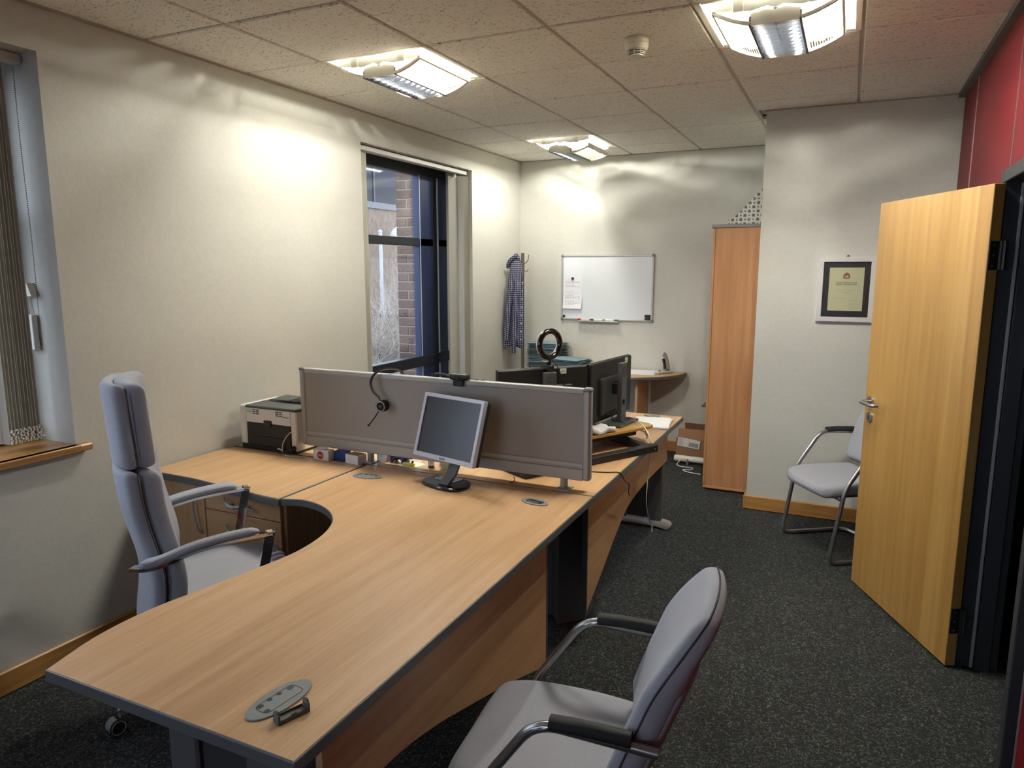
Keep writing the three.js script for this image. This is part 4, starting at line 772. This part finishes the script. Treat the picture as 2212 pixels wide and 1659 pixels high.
for (const [i, pts, label] of [[0, [[0, 0.004, 0], [0.04, 0.012, 0.06], [0.06, 0.004, 0.14], [0.1, 0.004, 0.2]], 'dark cable looping on the desk beside the paper sheaf'], [1, [[0.01, 0.004, 0.05], [0.06, 0.004, 0.09], [0.08, 0.008, 0.16], [0.1, 0.004, 0.24]], 'dark cable lying next to the riser base']]) solo('dark_cable', [tube(pts, 0.0025, 6, 40)], std({ color: rgb(58, 36, 30), roughness: 0.6 }), label, 'cable', [1.86, YD, 2.36 + 0.02 * i]);
solo('red_cable', [tube([[0, 0.003, 0], [0.02, 0.004, 0.03], [0.03, 0.003, 0.07], [0.02, 0.003, 0.085]], 0.002, 6, 30)], std({ color: rgb(96, 34, 28), roughness: 0.6 }), 'short dark red cable end poking out under the screen', 'cable', [1.6, YD, 3.585]);
const papersLoose = [];
for (let i = 0; i < 6; i++) papersLoose.push(at(cbox(0.21, 0.0012, 0.297, 0.0003), rnd(-0.004, 0.004), 0.0008 + i * 0.0022, rnd(-0.004, 0.004), 0, R(rnd(-4, 4)), 0));
solo('paper_sheaf', papersLoose, paper, 'small sheaf of white papers at the end of the desk', 'papers', [1.885, YD, 2.215], R(8));

// ================================================================ BACK OF THE ROOM
{ // rounded table against the whiteboard wall
  const YT = 0.742, a = 0.75, b = 0.6, t = thing('rounded_table', 'half-round wooden table against the whiteboard wall', 'table', [0.9, 0, 0.02]);
  const pts = [...Array.from({ length: 41 }, (_, i) => [a * Math.cos(Math.PI * i / 40), b * Math.sin(Math.PI * i / 40)])];
  add('table_top', plate(inset(pts, 0.006), YT - 0.006, YT, 0.0006), beech, t, 'x');
  add('edge_band', plate(pts, YT - 0.03, YT - 0.0008, 0.008), std({ color: rgb(96, 92, 88), roughness: 0.45 }), t, 'x');
  for (const x of [-0.42, 0.4]) add('leg_panel', bx(x - 0.012, x + 0.012, 0, YT - 0.03, 0.02, 0.4, 0.002), beech, t, 'y');
}
{ // folder stacks
  const mats = [rgb(122, 146, 152), rgb(104, 128, 136), rgb(92, 114, 124), rgb(114, 138, 146)].map((c) => std({ color: c, roughness: 0.85 })), sheets = std({ color: rgb(206, 206, 200), roughness: 0.9 });
  const makeFolder = (k, thick) => { const w = 0.335, d = 0.245, bow = 0.004; return cushion(w, thick, d, thick * 0.48, (v) => { v.y += thick / 2 + bow * Math.cos(v.x * 9 + k); }, 10, 2, 10); };
  const stack = (x, z, turn, n, y0, which) => {
    let y = y0;
    for (let i = 0; i < n; i++) {
      const th = 0.0142, t = thing('card_folder', (i === n - 1 ? `topmost teal card folder of the ${which} stack on the rounded table` : i === 0 ? `lowest teal card folder of the ${which} stack on the rounded table` : `teal card folder within the ${which} stack on the rounded table`), 'folder', [x + rnd(-0.008, 0.008), y, z + rnd(-0.008, 0.008)], turn + R(rnd(-5, 5)), `card folders in the ${which} stack`);
      add('cover', cushion(0.32, th * 0.16, 0.24, th * 0.075, (v) => { v.y += th * 0.82 + 0.0035 * Math.cos(v.z * 10); }, 8, 2, 8), mats[i % 4], t);
      add('inner_sheets', cushion(0.262, th * 0.2, 0.18, th * 0.09, (v) => { v.y += th * 0.4 + 0.0035 * Math.cos(v.z * 10); }, 8, 2, 8), sheets, t);
      add('back_cover', cushion(0.325, th * 0.16, 0.243, th * 0.075, (v) => { v.y += th * 0.16 + 0.0035 * Math.cos(v.z * 10); }, 8, 2, 8), mats[(i + 2) % 4], t);
      y += th;
    }
  };
  stack(0.385, 0.2, R(-8), 16, 0.745, 'tall');
  stack(0.68, 0.4, R(-14), 8, 0.745, 'low');
}
{ const t = thing('heavy_stapler', 'upright grey and black heavy stapler on the rounded table', 'stapler', [1.475, 0.742, 0.17], R(-35));
  add('base', [at(rbox(0.06, 0.02, 0.17, 0.008), 0, 0.012, 0)], std({ color: rgb(190, 188, 182), roughness: 0.45 }), t);
  add('anvil', [at(cyl(0.014, 0.012, 16), 0, 0.028, 0.05), at(rbox(0.035, 0.02, 0.05, 0.005), 0, 0.03, -0.03)], steel, t);
  add('arm', [sweep([V(0, 0.03, -0.045), V(0, 0.08, -0.035), V(0, 0.13, -0.02), V(0, 0.165, -0.005), V(0, 0.178, 0.02)], (q) => { const w = 0.022 - 0.006 * q, h = 0.012; return [[-w, -h], [w, -h], [w, h], [-w, h]]; })], std({ color: rgb(172, 170, 164), roughness: 0.4 }), t);
  add('magazine', [sweep([V(0, 0.04, -0.02), V(0, 0.09, -0.012), V(0, 0.13, 0.002)], () => [[-0.014, -0.01], [0.014, -0.01], [0.014, 0.01], [-0.014, 0.01]])], black, t);
}
solo('paper_sheet', [at(cbox(0.42, 0.001, 0.297, 0.0003), 0, 0.0008, 0)], paper, 'large white sheet lying on the rounded table', 'paper', [1.2, 0.742, 0.2], R(6));
{ // coat stand
  const t = thing('coat_stand', 'slim dark metal coat stand in the corner', 'coat stand', [0.163, 0, 0.3]); const m = std({ color: rgb(112, 102, 90), roughness: 0.4, metalness: 0.5 });
  add('pole', [at(cyl(0.0155, 1.8, 18), 0, 0.9, 0)], m, t); add('base', new THREE.LatheGeometry([[0.0001, 0], [0.14, 0], [0.14, 0.012], [0.12, 0.022], [0.02, 0.03]].map((p) => new THREE.Vector2(...p)), 36), m, t);
  for (const [y, a] of [[1.7, 0], [1.7, 120], [1.7, 240], [1.56, 60]]) { const c = Math.cos(R(a)), s = Math.sin(R(a)); add('hook', tube([[c * 0.012, y, s * 0.012], [c * 0.05, y + 0.03, s * 0.05], [c * 0.06, y + 0.085, s * 0.06]], 0.004, 8), m, t); add('lower_hook', tube([[c * 0.012, y - 0.06, s * 0.012], [c * 0.045, y - 0.065, s * 0.045], [c * 0.055, y - 0.045, s * 0.055]], 0.0035, 8), m, t); }
}
{ // checked shirt
  const check = canvasTex(256, 256, (c) => { c.fillStyle = '#2a2c46'; c.fillRect(0, 0, 256, 256); for (let i = 0; i < 16; i++) for (let j = 0; j < 16; j++) { c.fillStyle = '#b4b6c6'; c.fillRect(i * 16 + 4, j * 16 + 4, 9, 9); c.fillStyle = '#55587a'; c.fillRect(i * 16, j * 16 + 6, 16, 2); } });
  const sm = std({ map: sized(check, 0.3, 0.3), roughness: 0.95 });
  const t = thing('checked_shirt', 'dark blue and white checked shirt hanging on the coat stand', 'shirt', [0.085, 0.945, 0.335], R(18));
  const body = [], N = 44, L = [[0, 0.085, 0.03], [0.1, 0.088, 0.038], [0.3, 0.084, 0.04], [0.5, 0.075, 0.042], [0.66, 0.062, 0.045], [0.76, 0.05, 0.042], [0.82, 0.035, 0.034], [0.85, 0.012, 0.016]];
  for (const [y, w, d] of L) { const r = []; for (let k = 0; k < N; k++) { const a = -k / N * 2 * Math.PI, f = 1 + (1 - y) * (0.16 * Math.sin(5 * a + y * 2) + 0.07 * Math.sin(11 * a + 1)); r.push(V(w * Math.cos(a) * f + 0.03 * y, y - (y < 0.05 ? 0.03 * Math.cos(a * 2 + 0.5) : 0), d * Math.sin(a) * f)); } body.push(r); }
  add('body', loft(body, true, R(80)), sm, t);
  const arm = (pts, r0, r1) => sweep(new THREE.CatmullRomCurve3(pts).getPoints(24), (q) => Array.from({ length: 18 }, (_, k) => { const a = k / 18 * 2 * Math.PI, r = (r0 + (r1 - r0) * q) * (1 + 0.12 * Math.sin(4 * a + q * 5)); return [r * Math.cos(a), r * 0.7 * Math.sin(a)]; }));
  add('sleeve', arm([V(0.0, 0.66, 0.045), V(-0.03, 0.45, 0.055), V(-0.05, 0.25, 0.06), V(-0.055, 0.05, 0.05)], 0.042, 0.03), sm, t);
  add('sleeve', arm([V(0.04, 0.6, 0.05), V(0.02, 0.35, 0.062), V(0.015, 0.12, 0.062), V(0.01, -0.07, 0.05)], 0.036, 0.026), sm, t);
  add('collar', arm([V(-0.05, 0.72, 0.0), V(-0.03, 0.78, 0.04), V(0.02, 0.82, 0.045), V(0.055, 0.79, 0.02)], 0.02, 0.018), sm, t);
  const btn = uvm(at(cyl(0.0055, 0.003, 10), 0, 0, 0, Math.PI / 2)); for (let i = 0; i < 8; i++) share('button', btn, whitePlastic, t, 0.075 + 0.012 * (i / 8), 0.06 + i * 0.075, 0.044 - 0.003 * i);
}
{ // whiteboard with its tray, pens and magnets
  const t = thing('whiteboard', 'silver-framed whiteboard on the wall', 'whiteboard', [0.88, 1.18, 0], 0); const w = 0.885, h = 0.605;
  add('writing_surface', bx(-w / 2 + 0.01, w / 2 - 0.01, 0.01, h - 0.01, 0.002, 0.012, 0.001), phy({ color: rgb(222, 226, 230), roughness: 0.22, clearcoat: 0.5, clearcoatRoughness: 0.15 }), t);
  for (const [a, b, c, d] of [[-w / 2, w / 2, 0, 0.018], [-w / 2, w / 2, h - 0.018, h]]) add('frame_rail', bx(a, b, c, d, 0, 0.02, 0.004), alu, t);
  for (const s of [-1, 1]) add('frame_rail', bx(s * w / 2 - 0.009 - s * 0.009, s * w / 2 + 0.009 - s * 0.009, 0.018, h - 0.018, 0, 0.02, 0.004), alu, t);
  for (const s of [-1, 1]) for (const y of [0.009, h - 0.009]) add('corner_cap', at(rbox(0.026, 0.026, 0.024, 0.008), s * (w / 2 - 0.01), y, 0.012), greyPlastic, t);
  add('pen_tray', bx(-0.26, 0.13, -0.012, -0.002, 0.002, 0.06, 0.003), alu, t);
  const pens = [[-0.2, 'red', rgb(190, 40, 44), -1], [-0.075, 'black', rgb(70, 50, 48), -1], [0.055, 'green', rgb(32, 92, 64), 1]];
  for (const [x, n, c, s] of pens) { const p = thing('marker_pen', `white whiteboard marker with a ${n} cap in the pen tray`, 'marker', [0.88 + x, 1.186, 0.035], 0, 'markers in the whiteboard tray'); add('barrel', at(cyl(0.008, 0.085, 14), -s * 0.01, 0, 0, 0, 0, Math.PI / 2), whitePlastic, p); add('cap', at(cyl(0.0088, 0.036, 14), s * 0.05, 0, 0, 0, 0, Math.PI / 2), std({ color: c, roughness: 0.5 }), p); }
  const mag = std({ color: rgb(26, 30, 52), roughness: 0.4 });
  solo('round_magnet', [at(cyl(0.0125, 0.008, 24), 0, 0, 0.004, Math.PI / 2)], mag, 'round dark magnet holding the printed sheet on the whiteboard', 'magnet', [0.552, 1.567, 0.0155]);
  solo('round_magnet', [at(cyl(0.0125, 0.008, 24), 0, 0, 0.004, Math.PI / 2)], mag, 'round dark magnet alone in the whiteboard corner', 'magnet', [0.468, 1.212, 0.0125]);
  solo('board_eraser', [bx(-0.022, 0.022, -0.024, 0.024, 0, 0.02, 0.003), bx(-0.03, -0.022, -0.02, -0.01, 0, 0.016, 0.002), bx(-0.03, -0.022, 0.006, 0.016, 0, 0.016, 0.002)], black, 'small black clip stuck in the whiteboard corner', 'clip', [1.278, 1.222, 0.0125]);
  const doc = canvasTex(256, 420, (c) => { c.fillStyle = '#e3e3e8'; c.fillRect(0, 0, 256, 420); c.fillStyle = '#8b8b93'; let s = 9; const q = () => { s = (s * 73 + 29) % 101; return s / 101; }; for (const [y0, y1] of [[40, 44], [58, 90], [110, 135], [195, 198], [216, 222], [235, 238], [250, 290], [312, 370]]) for (let y = y0; y < y1 + 1; y += 8) for (let x = 22; x < 232; x += 6) if (q() > 0.22 && x < 150 + 80 * ((y * 7) % 5 > 1)) c.fillRect(x, y, 5, 3); });
  const sheet = thing('printed_sheet', 'printed white sheet pinned to the whiteboard by a magnet', 'paper', [0.552, 1.285, 0.0125]);
  const pg = new THREE.PlaneGeometry(0.185, 0.3, 1, 10), pp = pg.attributes.position; for (let i = 0; i < pp.count; i++) { const y = pp.getY(i); pp.setZ(i, 0.002 + 0.022 * Math.max(0, -y / 0.15) ** 2); } pg.computeVertexNormals();
  const pm = new THREE.Mesh(pg, std({ map: doc, roughness: 0.9, side: THREE.DoubleSide })); pm.name = 'sheet'; pm.position.y = 0.15; pm.castShadow = true; sheet.add(pm);
}
{ // framed certificate
  const t = thing('framed_certificate', 'certificate in a white frame with a black mount on the wall', 'picture frame', [2.893, 1.323, ZP], 0); const w = 0.33, h = 0.407, f = 0.03, fm = std({ color: rgb(206, 202, 202), roughness: 0.45 });
  for (const [a, b, c, d] of [[-w / 2, w / 2, 0, f], [-w / 2, w / 2, h - f, h], [-w / 2, -w / 2 + f, f, h - f], [w / 2 - f, w / 2, f, h - f]]) add('frame_bar', bx(a, b, c, d, 0, 0.03, 0.002), fm, t);
  add('mount', flat(-w / 2 + f, w / 2 - f, f, h - f, 0.004, 0.014), std({ color: rgb(16, 14, 14), roughness: 0.5 }), t);
  const cert = canvasTex(440, 600, (c) => {
    c.fillStyle = '#bcbb98'; c.fillRect(0, 0, 440, 600); c.textAlign = 'center'; c.textBaseline = 'middle';
    c.fillStyle = '#8a5a48'; c.beginPath(); c.moveTo(176, 150); c.lineTo(176, 108); c.lineTo(190, 82); c.lineTo(216, 70); c.lineTo(220, 56); c.lineTo(226, 70); c.lineTo(252, 82); c.lineTo(264, 108); c.lineTo(264, 150); c.quadraticCurveTo(220, 164, 176, 150); c.fill();
    c.fillStyle = '#cfcfae'; c.fillRect(204, 112, 12, 26); c.fillRect(226, 112, 12, 26); c.fillStyle = '#4a3830'; c.fillRect(186, 98, 70, 5);
    c.fillStyle = '#26241e'; c.font = 'bold italic 25px serif'; c.fillText('ICAEW Business and', 220, 208); c.fillText('Finance Professional', 220, 233);
    c.fillStyle = '#6e6c5a'; for (const [x, y, w2, hh] of [[190, 262, 60, 2], [180, 284, 76, 2], [105, 312, 230, 4], [150, 342, 140, 3], [185, 364, 76, 2], [60, 430, 170, 3], [262, 452, 92, 4], [282, 472, 56, 2], [262, 500, 92, 4], [278, 522, 50, 2], [262, 556, 86, 4], [282, 578, 40, 2], [120, 576, 44, 2]]) for (let x2 = 0; x2 < w2; x2 += 7) c.fillRect(x + x2, y + ((x2 * 3) % 3) - 1, 5, hh);
  });
  decal('certificate', 0.2, 0.272, cert, t, 0.0, h / 2 + 0.002, 0.0146);
  add('glazing', flat(-w / 2 + f, w / 2 - f, f, h - f, 0.0165, 0.018), glass, t);
  add('hanger', [at(new THREE.TorusGeometry(0.008, 0.0015, 6, 20), 0, h + 0.003, 0.008), at(cyl(0.003, 0.012, 8), 0, h + 0.008, 0.006, Math.PI / 2)], std({ color: rgb(70, 60, 48), roughness: 0.4, metalness: 0.6 }), t);
}
{ // tall cupboard
  const t = thing('tall_cupboard', 'tall narrow beech cupboard with a grey top', 'cupboard', [2.168, 0, 0.55]); const w = 0.166, d = 0.5, h = 1.945;
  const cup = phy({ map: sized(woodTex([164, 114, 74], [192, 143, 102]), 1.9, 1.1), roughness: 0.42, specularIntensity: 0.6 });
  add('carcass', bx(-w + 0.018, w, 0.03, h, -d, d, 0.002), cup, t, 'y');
  add('plinth', bx(-w + 0.025, w - 0.005, 0, 0.03, -d, d - 0.01, 0.002), std({ color: rgb(46, 40, 36), roughness: 0.7 }), t);
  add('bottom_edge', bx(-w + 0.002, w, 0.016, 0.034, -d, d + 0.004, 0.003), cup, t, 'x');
  add('top', bx(-w - 0.012, w + 0.004, h, h + 0.024, -d, d + 0.008, 0.004), std({ color: rgb(128, 124, 118), roughness: 0.5 }), t);
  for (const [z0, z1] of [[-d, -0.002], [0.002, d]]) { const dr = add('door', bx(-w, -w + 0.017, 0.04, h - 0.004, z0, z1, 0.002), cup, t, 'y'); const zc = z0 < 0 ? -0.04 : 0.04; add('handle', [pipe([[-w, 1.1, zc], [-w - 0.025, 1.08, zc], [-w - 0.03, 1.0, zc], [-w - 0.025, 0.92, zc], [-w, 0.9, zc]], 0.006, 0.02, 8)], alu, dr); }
  add('pull_out_tray', bx(-w - 0.035, -w + 0.002, 0.633, 0.645, 0.2, 0.48, 0.002), std({ color: rgb(80, 72, 64), roughness: 0.4 }), t);
}
{ const pat = canvasTex(256, 256, (c) => { c.fillStyle = '#d2cfc6'; c.fillRect(0, 0, 256, 256); let s = 5; for (let j = 0; j < 8; j++) for (let i = 0; i < 8; i++) { s = (s * 57 + 31) % 97; const k = (i + j) % 2 ? 13 : 22; c.fillStyle = s % 3 ? '#6e6a66' : '#8c8882'; c.fillRect(i * 32 + 16 - k / 2 + (s % 4), j * 32 + 16 - k / 2, k, k); } });
  const pm = std({ map: sized(pat, 0.235, 0.235), roughness: 0.9 });
  const t = thing('patterned_board', 'white sloped packaging with a grey square pattern on top of the cupboard', 'packaging', [2.2, 1.969, 0.78]);
  add('sloped_panel', board([[-0.07, 0], [0.155, 0], [0.155, 0.318], [0.1, 0.27], [-0.02, 0.135], [-0.07, 0.085]], -0.05, 0.05, 0.002), pm, t, 'x');
  add('small_flap', board([[-0.13, 0], [-0.072, 0], [-0.072, 0.078], [-0.13, 0.058]], -0.04, 0.04, 0.002), pm, t, 'x'); }
{ const brown = std({ color: rgb(142, 104, 74), roughness: 0.85 });
  const t = thing('cardboard_box', 'open brown cardboard box with a shipping label on the floor', 'box', [1.79, 0, 0.17]);
  add('carton', [bx(-0.155, 0.155, 0.0, 0.2, -0.13, 0.13, 0.002)], brown, t);
  add('flap', at(cbox(0.29, 0.004, 0.1, 0.001), 0.0, 0.235, 0.09, 0.9), brown, t); add('flap', at(cbox(0.29, 0.004, 0.11, 0.001), 0.02, 0.25, -0.1, -1.1), brown, t);
  decal('shipping_label', 0.19, 0.075, canvasTex(256, 100, (c) => { c.fillStyle = '#cfc8c2'; c.fillRect(0, 0, 256, 100); c.fillStyle = '#4a4644'; for (let i = 0; i < 40; i++) c.fillRect(130 + i * 2.8, 40, (i * 7) % 3 + 0.6, 48); for (let i = 0; i < 8; i++) c.fillRect(10, 12 + i * 10, 40 + (i * 31) % 60, 3); c.fillRect(118, 8, 2, 84); }), t, -0.045, 0.165, 0.134, -0.12, 0, R(-6)); }
{ const t = thing('tube_heater', 'white and cream tubular heater lying on the floor by the cardboard box', 'heater', [1.82, 0, 0.385]);
  add('tube', at(cyl(0.026, 0.23, 20), 0.04, 0.045, 0, 0, 0, Math.PI / 2), whitePlastic, t); add('end_cap', at(cyl(0.028, 0.1, 20), -0.125, 0.045, 0, 0, 0, Math.PI / 2), cream, t);
  for (const x of [-0.06, 0.13]) add('foot', [bx(x - 0.006, x + 0.006, 0, 0.05, -0.028, 0.036, 0.002)], greyPlastic, t);
  add('cable', tube([[-0.12, 0.035, 0.03], [-0.14, 0.006, 0.06], [-0.09, 0.004, 0.11], [0.0, 0.004, 0.12], [0.0, 0.004, 0.18], [-0.06, 0.004, 0.2], [-0.02, 0.004, 0.25], [0.1, 0.004, 0.28]], 0.0038, 8, 70), whitePlastic, t); }

// ================================================================ CHAIRS
function visitorChair(label, pos, turn) {          // local +z is the way the sitter looks
  const t = thing('visitor_chair', label, 'chair', pos, turn, 'grey visitor chairs');
  add('seat', cushion(0.47, 0.075, 0.47, 0.036, (v) => {
    const x = v.x, z = v.z, q = Math.max(0, z / 0.235);
    v.x = x * (1 - 0.12 * Math.max(0, -z / 0.235) ** 2 - 0.1 * q ** 4); v.z = z * (1 - 0.1 * (x / 0.235) ** 4) + 0.03;
    v.y += 0.43 - 0.012 * Math.max(0, 1 - (x / 0.2) ** 2) * (v.y > 0 ? 1 : 0) - 0.022 * q ** 3;
  }, 24, 8, 24), chairFabric, t);
  add('seat_pan', [bx(-0.2, 0.2, 0.378, 0.398, -0.18, 0.2, 0.006)], black, t);
  const back = (grow) => (v) => {
    const y = v.y / 0.235, top = Math.max(0, (y - 0.1) / 0.9), bot = Math.max(0, (-y - 0.2) / 0.8);
    v.x *= 1 - 0.3 * top ** 2.2 - 0.1 * bot ** 2; const x = v.x / 0.23;
    const thin = 1 - 0.35 * top; v.z *= thin;
    v.z += 0.035 * x * x * (1 - 0.35 * top) - 0.015 * top ** 2 + grow;
    v.y -= 0.03 * x * x * top;
  };
  const b = new THREE.Group(); b.name = 'backrest'; t.add(b); b.position.set(0, 0.707, -0.272); b.rotation.x = -0.36;
  add('front_cushion', cushion(0.46, 0.47, 0.076, 0.034, back(-0.006), 26, 26, 10), chairFabric, b);
  add('rear_shell', cushion(0.42, 0.3, 0.03, 0.014, (v) => { v.y -= 0.08; back(-0.034)(v); }, 22, 16, 8), chairFabric, b);
  const seam = dense(roundRect(0.4615, 0.4715, 0.036, 5), 0.03).map(([p, q]) => { const v = V(p, q, 0.006); back(-0.006)(v); return v; });
  add('seam', tube(seam, 0.0024, 6, 200, true), seamMat, b);
  for (const s of [-1, 1]) {
    const x = s * 0.25, fr = add('frame_tube', pipe([[x, 0.647, -0.272], [x, 0.662, 0.0], [x, 0.44, 0.155], [x, 0.013, 0.225], [x, 0.013, -0.2], [0, 0.013, -0.26]], 0.0125, 0.06, 14), steel, t);
    add('arm_pad', sweep([V(x, 0.667, -0.215), V(x, 0.671, -0.1), V(x, 0.668, -0.035)], (q) => Array.from({ length: 14 }, (_, k) => { const a = k / 14 * 2 * Math.PI; return [0.0205 * Math.cos(a), 0.0165 * Math.sin(a)]; })), rubber, t); void fr;
    add('floor_glide', bx(x - 0.012, x + 0.012, 0, 0.006, 0.1, 0.15, 0.002), black, t);
  }
  add('cross_bar', pipe([[-0.25, 0.385, 0.172], [0.25, 0.385, 0.172]], 0.0115, 0.01, 12), steel, t);
  return t;
}
const vc = visitorChair('grey upholstered visitor chair with black armrest pads drawn up to the desk', [2.315, 0, 4.815], R(-84));
copy(vc, 'grey upholstered visitor chair half hidden behind the open wooden door', [2.955, 0, 1.86], R(-56), 'grey visitor chairs');
{ // unlit chair in the corridor
  const c = copy(vc, 'dark chair dimly seen in the unlit corridor', [4.5, 0, 3.55], R(120), 'grey visitor chairs'); delete c.userData.group;
}
{ // high-backed office chair, local +z is the way the sitter looks
  const t = thing('office_chair', 'tall grey upholstered office chair with chrome armrests at the curved desk', 'chair', [0.81, 0, 4.56], R(143));
  const seatY = 0.53;
  add('seat', cushion(0.52, 0.1, 0.52, 0.045, (v) => { const x = v.x / 0.26, z = v.z / 0.26, q = Math.max(0, z); v.x *= 1 - 0.1 * q ** 4 - 0.06 * Math.max(0, -z) ** 2; v.z = v.z * (1 - 0.09 * x ** 4) + 0.03; v.y += seatY - 0.05 + 0.01 * x * x - 0.025 * q ** 3 - (v.y > 0 ? 0.012 * (1 - x * x) : 0); }, 26, 10, 26), chairFabric, t);
  const spine = (y) => -0.225 + 0.035 * Math.exp(-(((y - 0.64) / 0.16) ** 2)) - 0.06 * Math.max(0, y - 0.5);
  const wing = (wd, off) => (v, y) => { const x = v.x / (wd / 2); v.z += 0.075 * Math.abs(x) ** 3 + off + spine(y); };
  const mk = (name, wd, y0, y1, th, off, wingK, mat = chairFabric) => add(name, cushion(wd, y1 - y0, th, Math.min(0.042, th * 0.47), (v) => {
    const y = v.y + (y0 + y1) / 2, u = (y - y0) / (y1 - y0), x0 = v.x;
    v.x *= name === 'headrest' ? 1 - 0.05 * u * u : 1 - 0.13 * u + 0.03 * Math.sin(u * 3.1) - 0.1 * Math.max(0, 0.15 - u) * 3;
    v.z += wingK * Math.abs(x0 / (wd / 2)) ** 2.6 + off + spine(y); v.y = y;
  }, 26, 26, 10), mat, t);
  mk('backrest', 0.5, 0.44, 1.0, 0.07, 0.018, 0.05);
  mk('backrest_shell', 0.5, 0.41, 1.0, 0.045, -0.034, 0.045);
  mk('headrest', 0.4, 1.003, 1.288, 0.064, 0.014, 0.05);
  mk('headrest_shell', 0.4, 1.0, 1.285, 0.044, -0.032, 0.045);
  for (const s of [-1, 1]) {
    const x = s * 0.295, path = new THREE.CatmullRomCurve3([V(s * 0.25, 0.69, -0.27), V(x, 0.697, -0.21), V(x, 0.73, -0.08), V(x, 0.745, 0.04), V(x, 0.75, 0.165)]).getPoints(24);
    const arm = add('armrest', [sweep(path, () => [[-0.017, -0.006], [0.017, -0.006], [0.017, 0.005], [-0.017, 0.005]]), sweep([V(x, 0.756, 0.16), V(x, 0.66, 0.14), V(x * 0.97, 0.54, 0.115), V(x * 0.86, 0.46, 0.08)], () => [[-0.016, -0.006], [0.016, -0.006], [0.016, 0.006], [-0.016, 0.006]]), bx(x - 0.017, x + 0.017, 0.74, 0.758, 0.145, 0.171, 0.004)], chrome, t);
    const pad = path.slice(3, 23).map((p) => p.clone().add(V(0, 0.0175, 0)));
    add('arm_pad', sweep(pad, (q) => { const e = Math.min(1, Math.sqrt(Math.max(0.02, Math.min(q, 1 - q) * 14))), w = 0.027 * (0.75 + 0.25 * e), h = 0.0145 * e; return Array.from({ length: 14 }, (_, k) => { const a = k / 14 * 2 * Math.PI, c = Math.cos(a), n = Math.sin(a); return [w * Math.sign(c) * Math.abs(c) ** 0.6, h * Math.sign(n) * Math.abs(n) ** 0.6]; }); }), chairFabric, arm);
    const seamL = []; for (let i = 0; i <= 20; i++) { const u = i / 20, y = 0.45 + 0.545 * u; seamL.push(V(s * 0.252 * (1 - 0.13 * u + 0.03 * Math.sin(u * 3.1)), y, spine(y) + 0.022)); } add('seam', tube(seamL, 0.0026, 6, 60), seamMat, t);
    const seamH = []; for (let i = 0; i <= 16; i++) { const u = i / 16, y = 1.015 + 0.26 * u; seamH.push(V(s * 0.202 * (1 - 0.05 * u * u), y, spine(y) + 0.026)); } add('seam', tube(seamH, 0.0026, 6, 50), seamMat, t);
  }
  add('gas_column', [at(cyl(0.026, 0.3, 20), 0, 0.28, 0), at(cyl(0.035, 0.14, 20), 0, 0.14, 0)], black, t);
  add('mechanism', at(rbox(0.2, 0.06, 0.26, 0.015), 0, 0.42, 0), black, t);
  const base = new THREE.Group(); base.name = 'star_base'; t.add(base); base.rotation.y = R(-193);
  add('hub', at(cyl(0.05, 0.06, 24), 0, 0.11, 0), chrome, base);
  for (let i = 0; i < 5; i++) {
    const a = i / 5 * 2 * Math.PI, c = Math.cos(a), s = Math.sin(a);
    add('base_arm', sweep([V(c * 0.04, 0.115, s * 0.04), V(c * 0.2, 0.105, s * 0.2), V(c * 0.34, 0.083, s * 0.34), V(c * 0.36, 0.075, s * 0.36)], (q) => { const w = 0.024 - 0.007 * q, h = 0.016 - 0.006 * q; return [[-w, -h], [w, -h], [w * 0.7, h], [-w * 0.7, h]]; }), chrome, base);
    const k = new THREE.Group(); k.name = 'caster'; base.add(k); k.position.set(c * 0.355, 0, s * 0.355); k.rotation.y = -a + R([0, 20, -30, 60, 10][i]);
    for (const q of [-1, 1]) { add('wheel', at(cyl(0.028, 0.02, 24), 0.02, 0.028, q * 0.0145, Math.PI / 2), rubber, k); add('wheel_rim', at(new THREE.TorusGeometry(0.024, 0.0022, 8, 28), 0.02, 0.028, q * 0.0235), alu, k); }
    add('caster_hood', [at(new THREE.CylinderGeometry(0.0295, 0.0295, 0.034, 20, 1, false, 0, Math.PI), 0.02, 0.03, 0, Math.PI / 2, 0, 0), at(cyl(0.008, 0.04, 10), 0, 0.065, 0)], greyPlastic, k);
  }
}

renderer.render(scene, camera);
